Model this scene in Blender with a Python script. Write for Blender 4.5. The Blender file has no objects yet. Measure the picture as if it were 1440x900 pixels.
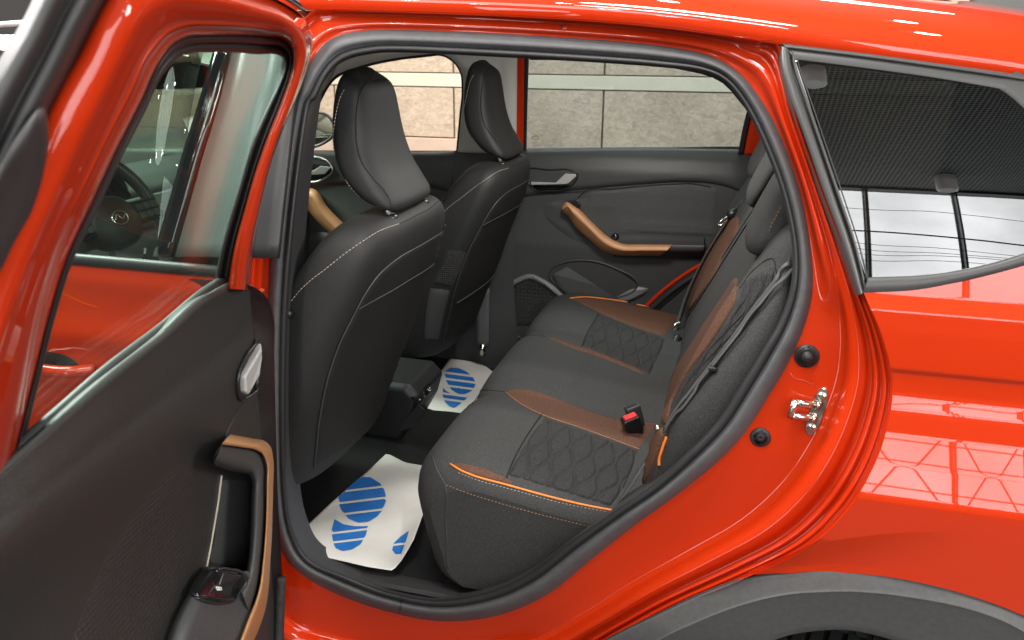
import bpy, bmesh, math, random
import numpy as np
from mathutils import Vector, Matrix
from mathutils.bvhtree import BVHTree
random.seed(7); rng = np.random.default_rng(7)
R = math.radians
scene = bpy.context.scene

# ------------------------------------------------------------------ camera
F_PX, PITCH, YAW, ROLL = 1144.0, R(18.8), R(15.5), R(-0.3)
EYE = np.array([0.0, -1.2, 1.46])
cd = bpy.data.cameras.new('camera'); cam = bpy.data.objects.new('camera', cd)
scene.collection.objects.link(cam); scene.camera = cam
cd.sensor_width = 36; cd.lens = 36 * F_PX / 1440; cd.clip_start = 0.02; cd.clip_end = 200
FW = np.array([-math.sin(YAW) * math.cos(PITCH), math.cos(YAW) * math.cos(PITCH), -math.sin(PITCH)])
RT = np.array([math.cos(YAW), math.sin(YAW), 0.0]); UP = np.cross(RT, FW)
_r = RT * math.cos(ROLL) - UP * math.sin(ROLL); _u = UP * math.cos(ROLL) + RT * math.sin(ROLL)
cam.matrix_world = Matrix(((_r[0], _u[0], -FW[0], EYE[0]), (_r[1], _u[1], -FW[1], EYE[1]), (_r[2], _u[2], -FW[2], EYE[2]), (0, 0, 0, 1)))
cd.dof.use_dof = True; cd.dof.focus_distance = 1.75; cd.dof.aperture_fstop = 8.0

# ------------------------------------------------------------------ world, lights, exposure
world = bpy.data.worlds.new('World'); scene.world = world; world.use_nodes = True
wb = world.node_tree.nodes['Background']; wb.inputs[0].default_value = (1.0, 0.94, 0.87, 1); wb.inputs[1].default_value = 0.10
vs = scene.view_settings; vs.view_transform = 'Standard'; vs.look = 'None'; vs.exposure = 0.0; vs.gamma = 1; vs.use_curve_mapping = False
scene.cycles.max_bounces = 10; scene.cycles.transparent_max_bounces = 12; scene.cycles.glossy_bounces = 5
scene.cycles.sample_clamp_indirect = 6.0; scene.cycles.use_denoising = True
def area(name, loc, aim, sx, sy, power, col=(1, 1, 1), shape='RECTANGLE'):
    l = bpy.data.lights.new(name, 'AREA'); l.shape = 'ELLIPSE' if shape == 'RECTANGLE' else shape; l.size = sx; l.size_y = sy; l.energy = power; l.color = col
    o = bpy.data.objects.new(name, l); scene.collection.objects.link(o); o.location = loc
    o.rotation_euler = (Vector(aim) - Vector(loc)).to_track_quat('-Z', 'Y').to_euler(); return o
area('left_fill_light', (-1.7, -2.6, 3.9), (-.5, .4, .7), 2.2, 1.2, 55, (1, .97, .93))  # added soft fill from the left, unseen, for doorway and body
area('overhead_fill_strip', (-.5, -1.5, 4.15), (-.5, -1.2, 0), 1.1, .16, 70, (1, .97, .93))  # added strip overhead, meant for highlights on the jamb ridges
area('overhead_fill_strip', (-.3, -.55, 4.15), (-.3, -.3, 0), 1.1, .16, 70, (1, .97, .93))  # second added strip, also lifts the bench from above
area('wall_fill_light', (-0.8, 3.1, 3.9), (-0.9, 3.6, 0.6), 4.4, 0.8, 235, (1, .92, .85))  # invented source that brightens the tiled wall beyond the car
area('front_cabin_fill', (-3.4, 0.7, 3.4), (-1.2, .8, .8), 1.6, 1.6, 430, (1, .98, .95))  # added fill reaching the front cabin through the windscreen
area('open_door_fill', (4.2, -1.3, 3.0), (-.6, -.3, 1.0), 1.4, 1.4, 200, (1, .97, .93))  # added fill aimed at the open door's frame
area('cabin_fill_light', (-.33, .85, 1.475), (-.33, .9, .5), .34, .18, 7.5, (1, .97, .92))  # invented fill under the headliner, lifts the bench and far door

# ------------------------------------------------------------------ pixel helpers (photograph pixel -> direction -> surface)
def ray(u, v):
    a, b = u - 720, v - 450
    a, b = a * math.cos(ROLL) + b * math.sin(ROLL), -a * math.sin(ROLL) + b * math.cos(ROLL)
    return FW + RT * (a / F_PX) - UP * (b / F_PX)
def PX(u, v, x=None, y=None, z=None):
    d = ray(u, v)
    t = (x - EYE[0]) / d[0] if x is not None else (y - EYE[1]) / d[1] if y is not None else (z - EYE[2]) / d[2]
    return EYE + d * t
def PXS(u, v, fn, t0=0.1, t1=6):
    d = ray(u, v); g = lambda t: fn(EYE + d * t)
    ts = np.linspace(t0, t1, 64); a = ts[0]; ga = g(a)
    for b in ts[1:]:
        gb = g(b)
        if ga * gb <= 0:
            for _ in range(24):
                m = .5 * (a + b); gm = g(m)
                if ga * gm <= 0: b = m
                else: a, ga = m, gm
            return EYE + d * (.5 * (a + b))
        a, ga = b, gb
    return EYE + d * 1.5
def Z(ox, oy, s):
    return lambda pts: [(ox + s * x, oy + s * y) for x, y in pts]

# ------------------------------------------------------------------ spline and mesh helpers
def spline(pts, n, closed=False, lin=False):
    P = np.array(pts, float)
    if closed: P = np.vstack([P, P[:1]])
    seg = np.linalg.norm(np.diff(P, axis=0), axis=1) + 1e-9; t = np.concatenate([[0], np.cumsum(seg)]); T = np.linspace(0, t[-1], n + 1 if closed else n)
    if closed: T = T[:-1]
    if lin or len(P) < 3: return np.stack([np.interp(T, t, P[:, k]) for k in range(P.shape[1])], 1)
    m = np.zeros_like(P); sl = np.diff(P, axis=0) / seg[:, None]
    w = seg[:-1] / (seg[:-1] + seg[1:])
    m[1:-1] = sl[:-1] * (1 - w)[:, None] + sl[1:] * w[:, None]
    if closed: w = seg[-1] / (seg[-1] + seg[0]); m[0] = m[-1] = sl[-1] * (1 - w) + sl[0] * w
    else: m[0] = sl[0]; m[-1] = sl[-1]
    k = np.clip(np.searchsorted(t, T, 'right') - 1, 0, len(seg) - 1); h = seg[k][:, None]; s = ((T - t[k])[:, None]) / h
    return (2*s**3-3*s**2+1)*P[k] + (s**3-2*s**2+s)*h*m[k] + (-2*s**3+3*s**2)*P[k+1] + (s**3-s**2)*h*m[k+1]
def at_param(P, n, lin=False):
    """spline through P sampled uniformly by index"""
    P = np.array(P, float); N = len(P); T = np.linspace(0, N - 1, n); k = np.clip(T.astype(int), 0, N - 2); s = (T - k)[:, None]
    if lin: return P[k] * (1 - s) + P[k + 1] * s
    m = np.gradient(P, axis=0)
    return (2*s**3-3*s**2+1)*P[k] + (s**3-2*s**2+s)*m[k] + (-2*s**3+3*s**2)*P[k+1] + (s**3-s**2)*m[k+1]
def empty(name, loc=(0, 0, 0), parent=None, label=None, cat=None, group=None, kind=None):
    o = bpy.data.objects.new(name, None); scene.collection.objects.link(o); o.location = loc
    o['_b'] = list(map(float, loc))
    if parent: join(o, parent)
    tag(o, label, cat, group, kind); return o
def tag(o, label=None, cat=None, group=None, kind=None):
    if label: o['label'] = label
    if cat: o['category'] = cat
    if group: o['group'] = group
    if kind: o['kind'] = kind
    return o
def join(o, parent):
    o.parent = parent
    b = parent.get('_b', (0, 0, 0)); o.matrix_parent_inverse = Matrix.Translation(-Vector(b))
def mk(name, V, Fc, mat, parent=None, smooth=True, thick=0, bevel=0, label=None):
    me = bpy.data.meshes.new(name); me.from_pydata([tuple(map(float, p)) for p in V], [], [tuple(map(int, f)) for f in Fc])
    if smooth: me.polygons.foreach_set('use_smooth', [True] * len(me.polygons))
    me.materials.append(M[mat] if isinstance(mat, str) else mat)
    o = bpy.data.objects.new(name, me); scene.collection.objects.link(o)
    if thick:
        md = o.modifiers.new('solid', 'SOLIDIFY'); md.thickness = abs(thick); md.offset = -1 if thick > 0 else 1; md.use_even_offset = False
    if bevel:
        md = o.modifiers.new('bevel', 'BEVEL'); md.width = bevel; md.segments = 3; md.limit_method = 'ANGLE'; md.angle_limit = R(35)
    if parent: join(o, parent)
    if label: o['label'] = label
    return o
def gridfaces(nr, nc, cr=False, cc=False, flip=False):
    F = []
    for i in range(nr if cr else nr - 1):
        for j in range(nc if cc else nc - 1):
            a, b, c, d = i*nc+j, i*nc+(j+1) % nc, ((i+1) % nr)*nc+(j+1) % nc, ((i+1) % nr)*nc+j
            F.append((a, d, c, b) if flip else (a, b, c, d))
    return F
def gridmesh(name, G, mat, parent=None, cr=False, cc=False, flip=False, **k):
    G = np.array(G); nr, nc = G.shape[:2]
    return mk(name, G.reshape(-1, 3), gridfaces(nr, nc, cr, cc, flip), mat, parent, **k)
def loft(rows, nu, nv, closed_u=False, lin_v=False):
    """rows: list of polylines with equal count; nu samples along a row, nv rows"""
    A = np.array([spline(r, nu, closed_u) for r in rows])
    return np.stack([at_param(A[:, j], nv, lin_v) for j in range(A.shape[1])], 1)
def frames(P, up=(0, 0, 1)):
    T = np.gradient(P, axis=0); T /= np.linalg.norm(T, axis=1)[:, None] + 1e-12
    up = np.broadcast_to(np.array(up, float), P.shape); S = np.cross(T, up); S /= np.linalg.norm(S, axis=1)[:, None] + 1e-12
    return T, S, np.cross(S, T)
def tube_vf(P, r, ns=8, cap=True, closed=False, flat=1.0, up=(0, 0, 1)):
    P = np.array(P, float); T, S, U = frames(P, up); r = np.broadcast_to(np.array(r, float), (len(P),))
    if closed:
        Tn = np.roll(P, -1, 0) - np.roll(P, 1, 0); Tn /= np.linalg.norm(Tn, axis=1)[:, None]; S = np.cross(Tn, np.broadcast_to(np.array(up, float), P.shape)); S /= np.linalg.norm(S, axis=1)[:, None] + 1e-12; U = np.cross(S, Tn)
    a = np.linspace(0, 2*math.pi, ns, endpoint=False)
    G = P[:, None] + r[:, None, None] * (np.cos(a)[None, :, None] * S[:, None] + flat * np.sin(a)[None, :, None] * U[:, None])
    F = gridfaces(len(P), ns, closed, True)
    if cap and not closed: F += [tuple(range(ns))[::-1], tuple((len(P)-1)*ns + i for i in range(ns))]
    return G.reshape(-1, 3), F
def tube(name, P, r, mat, parent=None, ns=8, n=None, closed=False, flat=1.0, up=(0, 0, 1), lin=False, **k):
    if n: P = spline(P, n, closed, lin)
    V, Fc = tube_vf(P, r, ns, True, closed, flat, up); return mk(name, V, Fc, mat, parent, **k)
def recalc(o):
    b = bmesh.new(); b.from_mesh(o.data); bmesh.ops.recalc_face_normals(b, faces=b.faces); b.to_mesh(o.data); b.free(); return o
class MB:
    def __init__(s): s.V = []; s.F = []
    def add(s, V, F):
        o = len(s.V); s.V += [tuple(p) for p in V]; s.F += [tuple(o + i for i in f) for f in F]; return s
    def box(s, c, h, rot=None):
        c = np.array(c, float); m = np.eye(3) if rot is None else rot
        V = [c + m @ (np.array(q) * h) for q in [(-1,-1,-1),(1,-1,-1),(1,1,-1),(-1,1,-1),(-1,-1,1),(1,-1,1),(1,1,1),(-1,1,1)]]
        return s.add(V, [(0,3,2,1),(4,5,6,7),(0,1,5,4),(1,2,6,5),(2,3,7,6),(3,0,4,7)])
    def build(s, name, mat, parent=None, **k): return mk(name, s.V, s.F, mat, parent, **k)
def rot_from(x, y):
    x = np.array(x, float); x /= np.linalg.norm(x); y = np.array(y, float); y -= x * (x @ y); y /= np.linalg.norm(y)
    return np.stack([x, y, np.cross(x, y)], 1)

class Base:
    """a built surface that seams, patches and trim are laid on"""
    def __init__(s, *objs):
        V, F = [], []
        for o in objs:
            n = len(V); V += [v.co.copy() for v in o.data.vertices]; F += [tuple(n + i for i in p.vertices) for p in o.data.polygons]
        s.t = BVHTree.FromPolygons(V, F)
    def hit(s, u, v, near=None):
        d = Vector(ray(u, v)).normalized(); e = Vector(EYE); p, n, i, t = s.t.ray_cast(e, d)
        if p is None:
            best = None
            for q in (np.linspace(.5, 4, 160) if near is None else np.linspace(near - .35, near + .35, 40)):
                p2, n2, i2, dd = s.t.find_nearest(e + d * float(q))
                if best is None or dd < best[2]: best = (p2, n2, dd)
            p, n = best[0], best[1]
        if n.dot(d) > 0: n = -n
        return np.array(p), np.array(n)
def hits(base, px, lift=0):
    H = [base.hit(*q) for q in px]; N = np.array([h[1] for h in H])
    if len(N) > 4:
        for _ in range(2): N[1:-1] = (N[:-2] + 2 * N[1:-1] + N[2:]) / 4
    N /= np.linalg.norm(N, axis=1)[:, None]
    return np.array([h[0] for h in H]) + N * lift, N
def line(name, base, px, r, mat, parent, n=60, lift=0.0, ns=6, lin=False, **k):
    P, N = hits(base, spline(px, n, lin=lin), lift); return tube(name, P, r, mat, parent, ns=ns, up=N, **k)
def stitch(name, base, px, mat, parent, gap=.0065, ln=.0042, r=.0007, lift=.0007, n=140):
    P, N = hits(base, spline(px, n), lift); L = np.concatenate([[0], np.cumsum(np.linalg.norm(np.diff(P, axis=0), axis=1))]); mb = MB()
    for s in np.arange(0, L[-1] - ln, gap):
        q = np.stack([[np.interp(s + f * ln, L, P[:, k]) for k in range(3)] for f in (0, .5, 1)]); mb.add(*tube_vf(q, [r*.7, r, r*.7], 5, up=(0.01, .2, 1)))
    return mb.build(name, mat, parent)
def patch(name, base, Lp, Rp, mat, parent, nu=24, nv=40, lift=.003, edge=.12, disp=None, skirt=-.0015, bulge=0, **k):
    A, B = spline(Lp, nv), spline(Rp, nv); G = np.zeros((nv, nu, 3)); H = np.zeros((nv, nu)); NN = np.zeros((nv, nu, 3))
    for i in range(nv):
        for j in range(nu):
            a = j / (nu - 1); q = A[i] * (1 - a) + B[i] * a; G[i, j], NN[i, j] = base.hit(*q)
            b = i / (nv - 1); e = min(a, 1 - a, b, 1 - b) / edge; e = min(1, e); e = math.sin(e * math.pi / 2)
            H[i, j] = skirt + (lift - skirt) * e + bulge * math.sin(math.pi * a) ** .7 * math.sin(math.pi * b) ** .5 + (disp(a, b) * min(1, e * 1.2) if disp else 0)
    for _ in range(2):
        NN[1:-1] = (NN[:-2] + NN[2:] + 2 * NN[1:-1]) / 4; NN[:, 1:-1] = (NN[:, :-2] + NN[:, 2:] + 2 * NN[:, 1:-1]) / 4
    NN /= np.linalg.norm(NN, axis=2)[..., None] + 1e-9
    return gridmesh(name, G + NN * H[..., None], mat, parent, **k)
def cpatch(name, base, poly, mat, parent, nu=30, nv=10, lift=.002, **k):
    """patch for a convex outline given as pixel polygon"""
    P = np.array(poly, float); us = np.linspace(P[:, 0].min() + .01, P[:, 0].max() - .01, nu); top, bot = [], []
    for u in us:
        vs_ = []
        for a, b in zip(P, np.roll(P, -1, 0)):
            if (a[0] - u) * (b[0] - u) <= 0 and a[0] != b[0]: vs_.append(a[1] + (b[1] - a[1]) * (u - a[0]) / (b[0] - a[0]))
        top.append((u, min(vs_))); bot.append((u, max(vs_)))
    G = np.zeros((nu, nv, 3)); 
    for i in range(nu):
        for j in range(nv):
            a = j / (nv - 1); p, n = base.hit(top[i][0], top[i][1] * (1 - a) + bot[i][1] * a); G[i, j] = p + n * lift
    return gridmesh(name, G, mat, parent, **k)
def clip(poly, n, d0, d1):
    """part of a convex polygon with d0 <= n.p <= d1"""
    n = np.array(n, float)
    for s, d in ((1, d0), (-1, -d1)):
        out = []
        for a, b in zip(poly, poly[1:] + poly[:1]):
            fa, fb = s * (n @ np.array(a)) - d, s * (n @ np.array(b)) - d
            if fa >= 0: out.append(a)
            if fa * fb < 0: t = fa / (fa - fb); out.append((a[0] + (b[0] - a[0]) * t, a[1] + (b[1] - a[1]) * t))
        poly = out
        if len(poly) < 3: return []
    return poly
def quilt(nx, ny, depth=.0022, w=.16):
    def f(a, b):
        y = b * ny; x = a * nx; i = math.floor(x); best = 9
        for k in (i - 1, i, i + 1, i + 2):
            tri = math.cos(math.pi * (y + (k % 2))); tri = math.copysign(abs(tri) ** 1.0, tri)
            best = min(best, abs(x - (k + .37 * tri)))
        am = .72 + .28 * math.sin(3.1 * x + 1.7 * y) * math.cos(2.3 * y - 1.1 * x)
        return (-depth * math.exp(-(best / w) ** 2) + depth * .35) * am
    return f

# ------------------------------------------------------------------ materials
M = {}
def mat(name, base, rough=.5, metal=0, coat=0, spec=.5, noise=None, bump=None, var=None, sheen=0, coat_rough=.03, wave=None):
    m = bpy.data.materials.new(name); m.use_nodes = True; nt = m.node_tree; b = nt.nodes['Principled BSDF']
    b.inputs['Base Color'].default_value = (*base, 1); b.inputs['Roughness'].default_value = rough; b.inputs['Metallic'].default_value = metal
    b.inputs['Specular IOR Level'].default_value = spec; b.inputs['Coat Weight'].default_value = coat; b.inputs['Coat Roughness'].default_value = coat_rough
    if sheen: b.inputs['Sheen Weight'].default_value = sheen; b.inputs['Sheen Roughness'].default_value = .4
    tc = nt.nodes.new('ShaderNodeTexCoord'); N = lambda t: nt.nodes.new(t)
    if var:      # (scale, amount): colour variation
        n1 = N('ShaderNodeTexNoise'); n1.inputs['Scale'].default_value = var[0]; n1.inputs['Detail'].default_value = 6
        nt.links.new(tc.outputs['Object'], n1.inputs['Vector']); mx = N('ShaderNodeMix'); mx.data_type = 'RGBA'
        mr = N('ShaderNodeMapRange'); mr.inputs[1].default_value = .3; mr.inputs[2].default_value = .7; nt.links.new(n1.outputs[0], mr.inputs[0]); nt.links.new(mr.outputs[0], mx.inputs[0])
        mx.inputs[6].default_value = (*[c * (1 - var[1]) for c in base], 1); mx.inputs[7].default_value = (*[min(1, c * (1 + var[1])) for c in base], 1)
        nt.links.new(mx.outputs[2], b.inputs['Base Color'])
        if len(var) > 2:
            m2 = N('ShaderNodeMapRange'); m2.inputs[3].default_value = max(0, rough - var[2]); m2.inputs[4].default_value = rough + var[2]
            nt.links.new(n1.outputs[0], m2.inputs[0]); nt.links.new(m2.outputs[0], b.inputs['Roughness'])
    if bump:     # (scale, strength, distance)
        n2 = N('ShaderNodeTexNoise'); n2.inputs['Scale'].default_value = bump[0]; n2.inputs['Detail'].default_value = 3
        nt.links.new(tc.outputs['Object'], n2.inputs['Vector']); bp = N('ShaderNodeBump'); bp.inputs['Strength'].default_value = bump[1]; bp.inputs['Distance'].default_value = bump[2]
        nt.links.new(n2.outputs[0], bp.inputs['Height']); nt.links.new(bp.outputs[0], b.inputs['Normal'])
        if wave: # woven / honeycomb cells
            vo = N('ShaderNodeTexVoronoi'); vo.feature = 'DISTANCE_TO_EDGE' if wave[1] == 'edge' else 'F1'; vo.inputs['Scale'].default_value = wave[0]; vo.inputs['Randomness'].default_value = wave[2]
            nt.links.new(tc.outputs['Object'], vo.inputs['Vector']); ad = N('ShaderNodeMath'); ad.operation = 'MULTIPLY_ADD'; ad.inputs[1].default_value = wave[3]
            nt.links.new(vo.outputs['Distance'], ad.inputs[0]); nt.links.new(n2.outputs[0], ad.inputs[2]); nt.links.new(ad.outputs[0], bp.inputs['Height'])
    M[name] = m; return m
mat('paint', (.47, .026, .0026), .5, coat=1, spec=.05, coat_rough=.012, bump=(70, .018, .001))
mat('fabric', (.036, .037, .0365), .75, spec=.35, bump=(620, .4, .0012), var=(520, .6))
mat('seat_fabric', (.0125, .0125, .0125), .64, spec=.42, bump=(620, .35, .0012), var=(520, .5))
mat('fabric_back', (.012, .0115, .011), .7, spec=.3, bump=(520, .5, .0015), var=(400, .6))
mat('quilt_fabric', (.026, .026, .026), .75, spec=.3, bump=(520, .5, .0015), var=(400, .7))
mat('brown_fabric', (.098, .046, .027), .8, spec=.3, bump=(520, .5, .0015), var=(400, .5))
mat('vinyl', (.040, .040, .041), .52, bump=(450, .2, .001), var=(400, .2))
mat('dark_vinyl', (.012, .012, .0125), .5, bump=(450, .2, .001))
mat('pillar_pale', (.12, .14, .132), .3)  # pale green-grey pillar panel, lighter than the black strips beside it
mat('trim', (.044, .046, .045), .5, bump=(500, .25, .001), var=(420, .14))
mat('silver', (.58, .58, .57), .3, metal=.45)
mat('pale_trim', (.15, .15, .148), .45, bump=(500, .2, .001))
mat('trim_door', (.025, .0245, .0235), .42, bump=(520, .4, .0012), var=(420, .25))
mat('honeycomb', (.052, .054, .054), .5, bump=(1400, .5, .0015), wave=(260, 'F1', 0, 2.0))
mat('door_weave', (.025, .0235, .0225), .46, bump=(900, .45, .002), wave=(150, 'F1', 0, 2.0))
mat('speaker_mesh', (.018, .018, .018), .5, bump=(1400, .6, .002), wave=(75, 'edge', .25, 2.5))
mat('black_plastic', (.012, .012, .013), .35)
mat('gloss_black', (.006, .006, .007), .08, coat=.6)
mat('belt', (.075, .075, .076), .6, bump=(1500, .4, .0006))
mat('rubber_mid', (.028, .027, .027), .5, bump=(300, .2, .001))
mat('rubber', (.062, .063, .065), .58, bump=(300, .2, .001), var=(60, .12))
mat('rubber_dark', (.016, .016, .017), .5, bump=(300, .15, .001))
mat('window_trim', (.045, .044, .043), .42, bump=(500, .05, .0006))
mat('cladding', (.058, .057, .056), .62, bump=(900, .35, .0012), var=(120, .12))
mat('copper', (.40, .195, .085), .5, metal=.2, bump=(1500, .05, .0003), var=(300, .06))
mat('chrome', (.75, .74, .72), .16, metal=1)
mat('satin_chrome', (.78, .78, .77), .3, metal=.9)
mat('steel', (.66, .62, .54), .24, metal=1, var=(70, .25, .1))
mat('carpet', (.0055, .0055, .0055), .95, bump=(500, 1, .004), var=(400, .6))
mat('headliner', (.60, .60, .57), .9, bump=(800, .2, .001))
mat('pillar_trim', (.58, .58, .54), .7, bump=(800, .12, .001))
mat('paper', (.56, .55, .51), .75, bump=(30, .15, .004), var=(12, .05))
mat('blue_print', (.012, .13, .42), .6, var=(40, .1))
mat('orange_piping', (.85, .22, .03), .5)
mat('thread', (.42, .36, .30), .7)
mat('thread_orange', (.34, .16, .08), .7)
mat('red_button', (.75, .03, .04), .35, coat=.3)
mat('tyre', (.014, .014, .014), .8, bump=(200, .3, .002))
mat('icon', (.8, .8, .8), .5)
mat('dash_top', (.10, .11, .10), .75, bump=(900, .2, .001))
mat('frame_white', (.7, .7, .7), .5)
mat('lamp_body', (.75, .75, .75), .4)
mat('floor_tile', (.04, .037, .033), .35, var=(3, .12))
mat('grey_backdrop', (.55, .56, .56), .8, var=(1.2, .12))
mat('wall_joint', (.12, .12, .115), .8)
mat('wall_band', (.62, .54, .44), .5, var=(4, .04))
mat('plinth', (.56, .40, .33), .5, var=(5, .08))
def stone():
    m = mat('stone', (.54, .46, .39), .55); nt = m.node_tree; b = nt.nodes['Principled BSDF']; tc = nt.nodes.new('ShaderNodeTexCoord')
    n = nt.nodes.new('ShaderNodeTexNoise'); n.inputs['Scale'].default_value = 22; n.inputs['Detail'].default_value = 9; n.inputs['Roughness'].default_value = .72; n.inputs['Distortion'].default_value = 1.2
    mp = nt.nodes.new('ShaderNodeMapping'); mp.inputs['Scale'].default_value = (1, 1, 1.8); nt.links.new(tc.outputs['Object'], mp.inputs[0]); nt.links.new(mp.outputs[0], n.inputs['Vector'])
    n2 = nt.nodes.new('ShaderNodeTexNoise'); n2.inputs['Scale'].default_value = 1.7; n2.inputs['Detail'].default_value = 4; nt.links.new(tc.outputs['Object'], n2.inputs['Vector'])
    cr = nt.nodes.new('ShaderNodeValToRGB'); cr.color_ramp.elements[0].position = .36; cr.color_ramp.elements[0].color = (.36, .262, .20, 1); cr.color_ramp.elements[1].position = .62; cr.color_ramp.elements[1].color = (.57, .44, .355, 1)
    nt.links.new(n.outputs[0], cr.inputs[0]); mx = nt.nodes.new('ShaderNodeMix'); mx.data_type = 'RGBA'; mx.blend_type = 'OVERLAY'; mx.inputs[0].default_value = .35
    nt.links.new(cr.outputs[0], mx.inputs[6]); nt.links.new(n2.outputs[0], mx.inputs[7]); nt.links.new(mx.outputs[2], b.inputs['Base Color'])
stone()
def glass(name, tint, refl_rough=.0, ior=1.5):
    m = bpy.data.materials.new(name); m.use_nodes = True; nt = m.node_tree; nt.nodes.remove(nt.nodes['Principled BSDF'])
    tr = nt.nodes.new('ShaderNodeBsdfTransparent'); tr.inputs[0].default_value = (*tint, 1); gl = nt.nodes.new('ShaderNodeBsdfGlossy'); gl.inputs['Roughness'].default_value = refl_rough
    ge = nt.nodes.new('ShaderNodeNewGeometry'); dp = nt.nodes.new('ShaderNodeVectorMath'); dp.operation = 'DOT_PRODUCT'; nt.links.new(ge.outputs['Normal'], dp.inputs[0]); nt.links.new(ge.outputs['Incoming'], dp.inputs[1])
    def mth(op, a, b):
        n = nt.nodes.new('ShaderNodeMath'); n.operation = op
        for k_, q_ in ((0, a), (1, b)):
            if q_ is None: continue
            if isinstance(q_, (int, float)): n.inputs[k_].default_value = q_
            else: nt.links.new(q_, n.inputs[k_])
        return n.outputs[0]
    f0 = ((ior - 1) / (ior + 1)) ** 2
    fr = mth('ADD', mth('MULTIPLY', mth('POWER', mth('SUBTRACT', 1.0, mth('ABSOLUTE', dp.outputs['Value'], None)), 5.0), 1 - f0), f0)
    mx = nt.nodes.new('ShaderNodeMixShader'); nt.links.new(fr, mx.inputs[0]); nt.links.new(tr.outputs[0], mx.inputs[1]); nt.links.new(gl.outputs[0], mx.inputs[2]); nt.links.new(mx.outputs[0], nt.nodes['Material Output'].inputs[0]); M[name] = m
glass('glass_panel', (.82, .92, .87), ior=1.32); glass('glass_far', (.58, .65, .66)); glass('glass_clear', (.93, .95, .92)); glass('glass_privacy', (.12, .13, .13), ior=2.1)
def emit(name, col, s):
    m = bpy.data.materials.new(name); m.use_nodes = True; nt = m.node_tree; nt.nodes.remove(nt.nodes['Principled BSDF']); e = nt.nodes.new('ShaderNodeEmission')
    e.inputs[0].default_value = (*col, 1); e.inputs[1].default_value = s; nt.links.new(e.outputs[0], nt.nodes['Material Output'].inputs[0]); M[name] = m
emit('daylight_pane', (.98, .99, 1), 7.2); 
def _pane_var():
    nt = M['daylight_pane'].node_tree; e = [n for n in nt.nodes if n.type == 'EMISSION'][0]; tc = nt.nodes.new('ShaderNodeTexCoord'); n = nt.nodes.new('ShaderNodeTexNoise'); n.inputs['Scale'].default_value = 1.1; n.inputs['Detail'].default_value = 5
    mr = nt.nodes.new('ShaderNodeMapRange'); mr.inputs[1].default_value = .3; mr.inputs[2].default_value = .7; mr.inputs[3].default_value = 6.2; mr.inputs[4].default_value = 9.6
    nt.links.new(tc.outputs['Object'], n.inputs['Vector']); nt.links.new(n.outputs[0], mr.inputs[0]); nt.links.new(mr.outputs[0], e.inputs[1])
_pane_var(); emit('lamp_glow', (1, .97, .92), 170); emit('lamp_dim', (1, 1, 1), 1.2)
def mesh_ceiling():
    m = mat('mesh_ceiling', (.02, .02, .02), .8); nt = m.node_tree; b = nt.nodes['Principled BSDF']; tc = nt.nodes.new('ShaderNodeTexCoord')
    br = nt.nodes.new('ShaderNodeTexBrick'); br.offset = 0; br.inputs['Scale'].default_value = 1; br.inputs['Brick Width'].default_value = .031; br.inputs['Row Height'].default_value = .031; br.inputs['Mortar Size'].default_value = .005
    br.inputs['Color1'].default_value = br.inputs['Color2'].default_value = (.004, .005, .005, 1); br.inputs['Mortar'].default_value = (.17, .185, .18, 1)
    nt.links.new(tc.outputs['Object'], br.inputs['Vector']); nt.links.new(br.outputs[0], b.inputs['Base Color'])
mesh_ceiling()
def mirror_mat():
    mat('mirror_face', (.8, .8, .8), .02, metal=1)
mirror_mat()

# ================================================================== showroom: only what shows or reflects
def wallpiece(name, x0, x1, z0, z1, y, d, m, parent, bev=.004):
    return MB().box(((x0+x1)/2, y + d/2, (z0+z1)/2), np.array(((x1-x0)/2, d/2, (z1-z0)/2))).build(name, m, parent, smooth=False, bevel=bev)
WY = 4.6
wall = empty('tiled_wall', (-1.5, WY, -.2), label='beige stone tiled wall with a pale band behind the car', cat='wall')
mk('joint_backing', [(-5.2, WY + .03, -.2), (1.9, WY + .03, -.2), (1.9, WY + .03, 3.0), (-5.2, WY + .03, 3.0)], [(0, 1, 2, 3)], 'wall_joint', wall, smooth=False)
jx = sorted([PX(u, 150, y=WY)[0] for u in (468, 635, 845)]); step = jx[2] - jx[1]
xs = [jx[0] - step * k for k in (2, 1)] + jx + [jx[2] + step * k for k in (1, 2)]
zb0, zb1, zp = PX(740, 124, y=WY)[2], PX(740, 105, y=WY)[2], PX(600, 195, y=WY)[2]
for a, b in zip(xs[:-1], xs[1:]):
    wallpiece('tile', a + .006, b - .006, zp + .008 if a < xs[3] - .01 else zp - .6, zb0 - .007, WY, .03, 'stone', wall)
    wallpiece('tile', a + .006, b - .006, zb1 + .007, zb1 + .62, WY, .03, 'stone', wall)
    wallpiece('tile', a + .006, b - .006, zb1 + .632, zb1 + 1.25, WY, .03, 'stone', wall)
wallpiece('band', xs[0], xs[-1], zb0, zb1, WY - .006, .036, 'wall_band', wall)
wallpiece('plinth', xs[0], PX(660, 195, y=WY)[0], -.2, zp, WY - .03, .06, 'plinth', wall)
tag(mk('floor', [(-12, -9, -.2), (9, -9, -.2), (9, 9, -.2), (-12, 9, -.2)], [(0, 1, 2, 3)], 'floor_tile', smooth=False), kind='structure')
tag(wallpiece('rear_wall', -1, 9, -.2, 4.2, 8.4, .1, 'grey_backdrop', None), kind='structure')
CZ = 4.3
cl = tag(mk('ceiling', [(-9, -8, CZ), (7, -8, CZ), (7, 7, CZ), (-9, 7, CZ)], [(3, 2, 1, 0)], 'mesh_ceiling', smooth=False), kind='structure')
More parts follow.
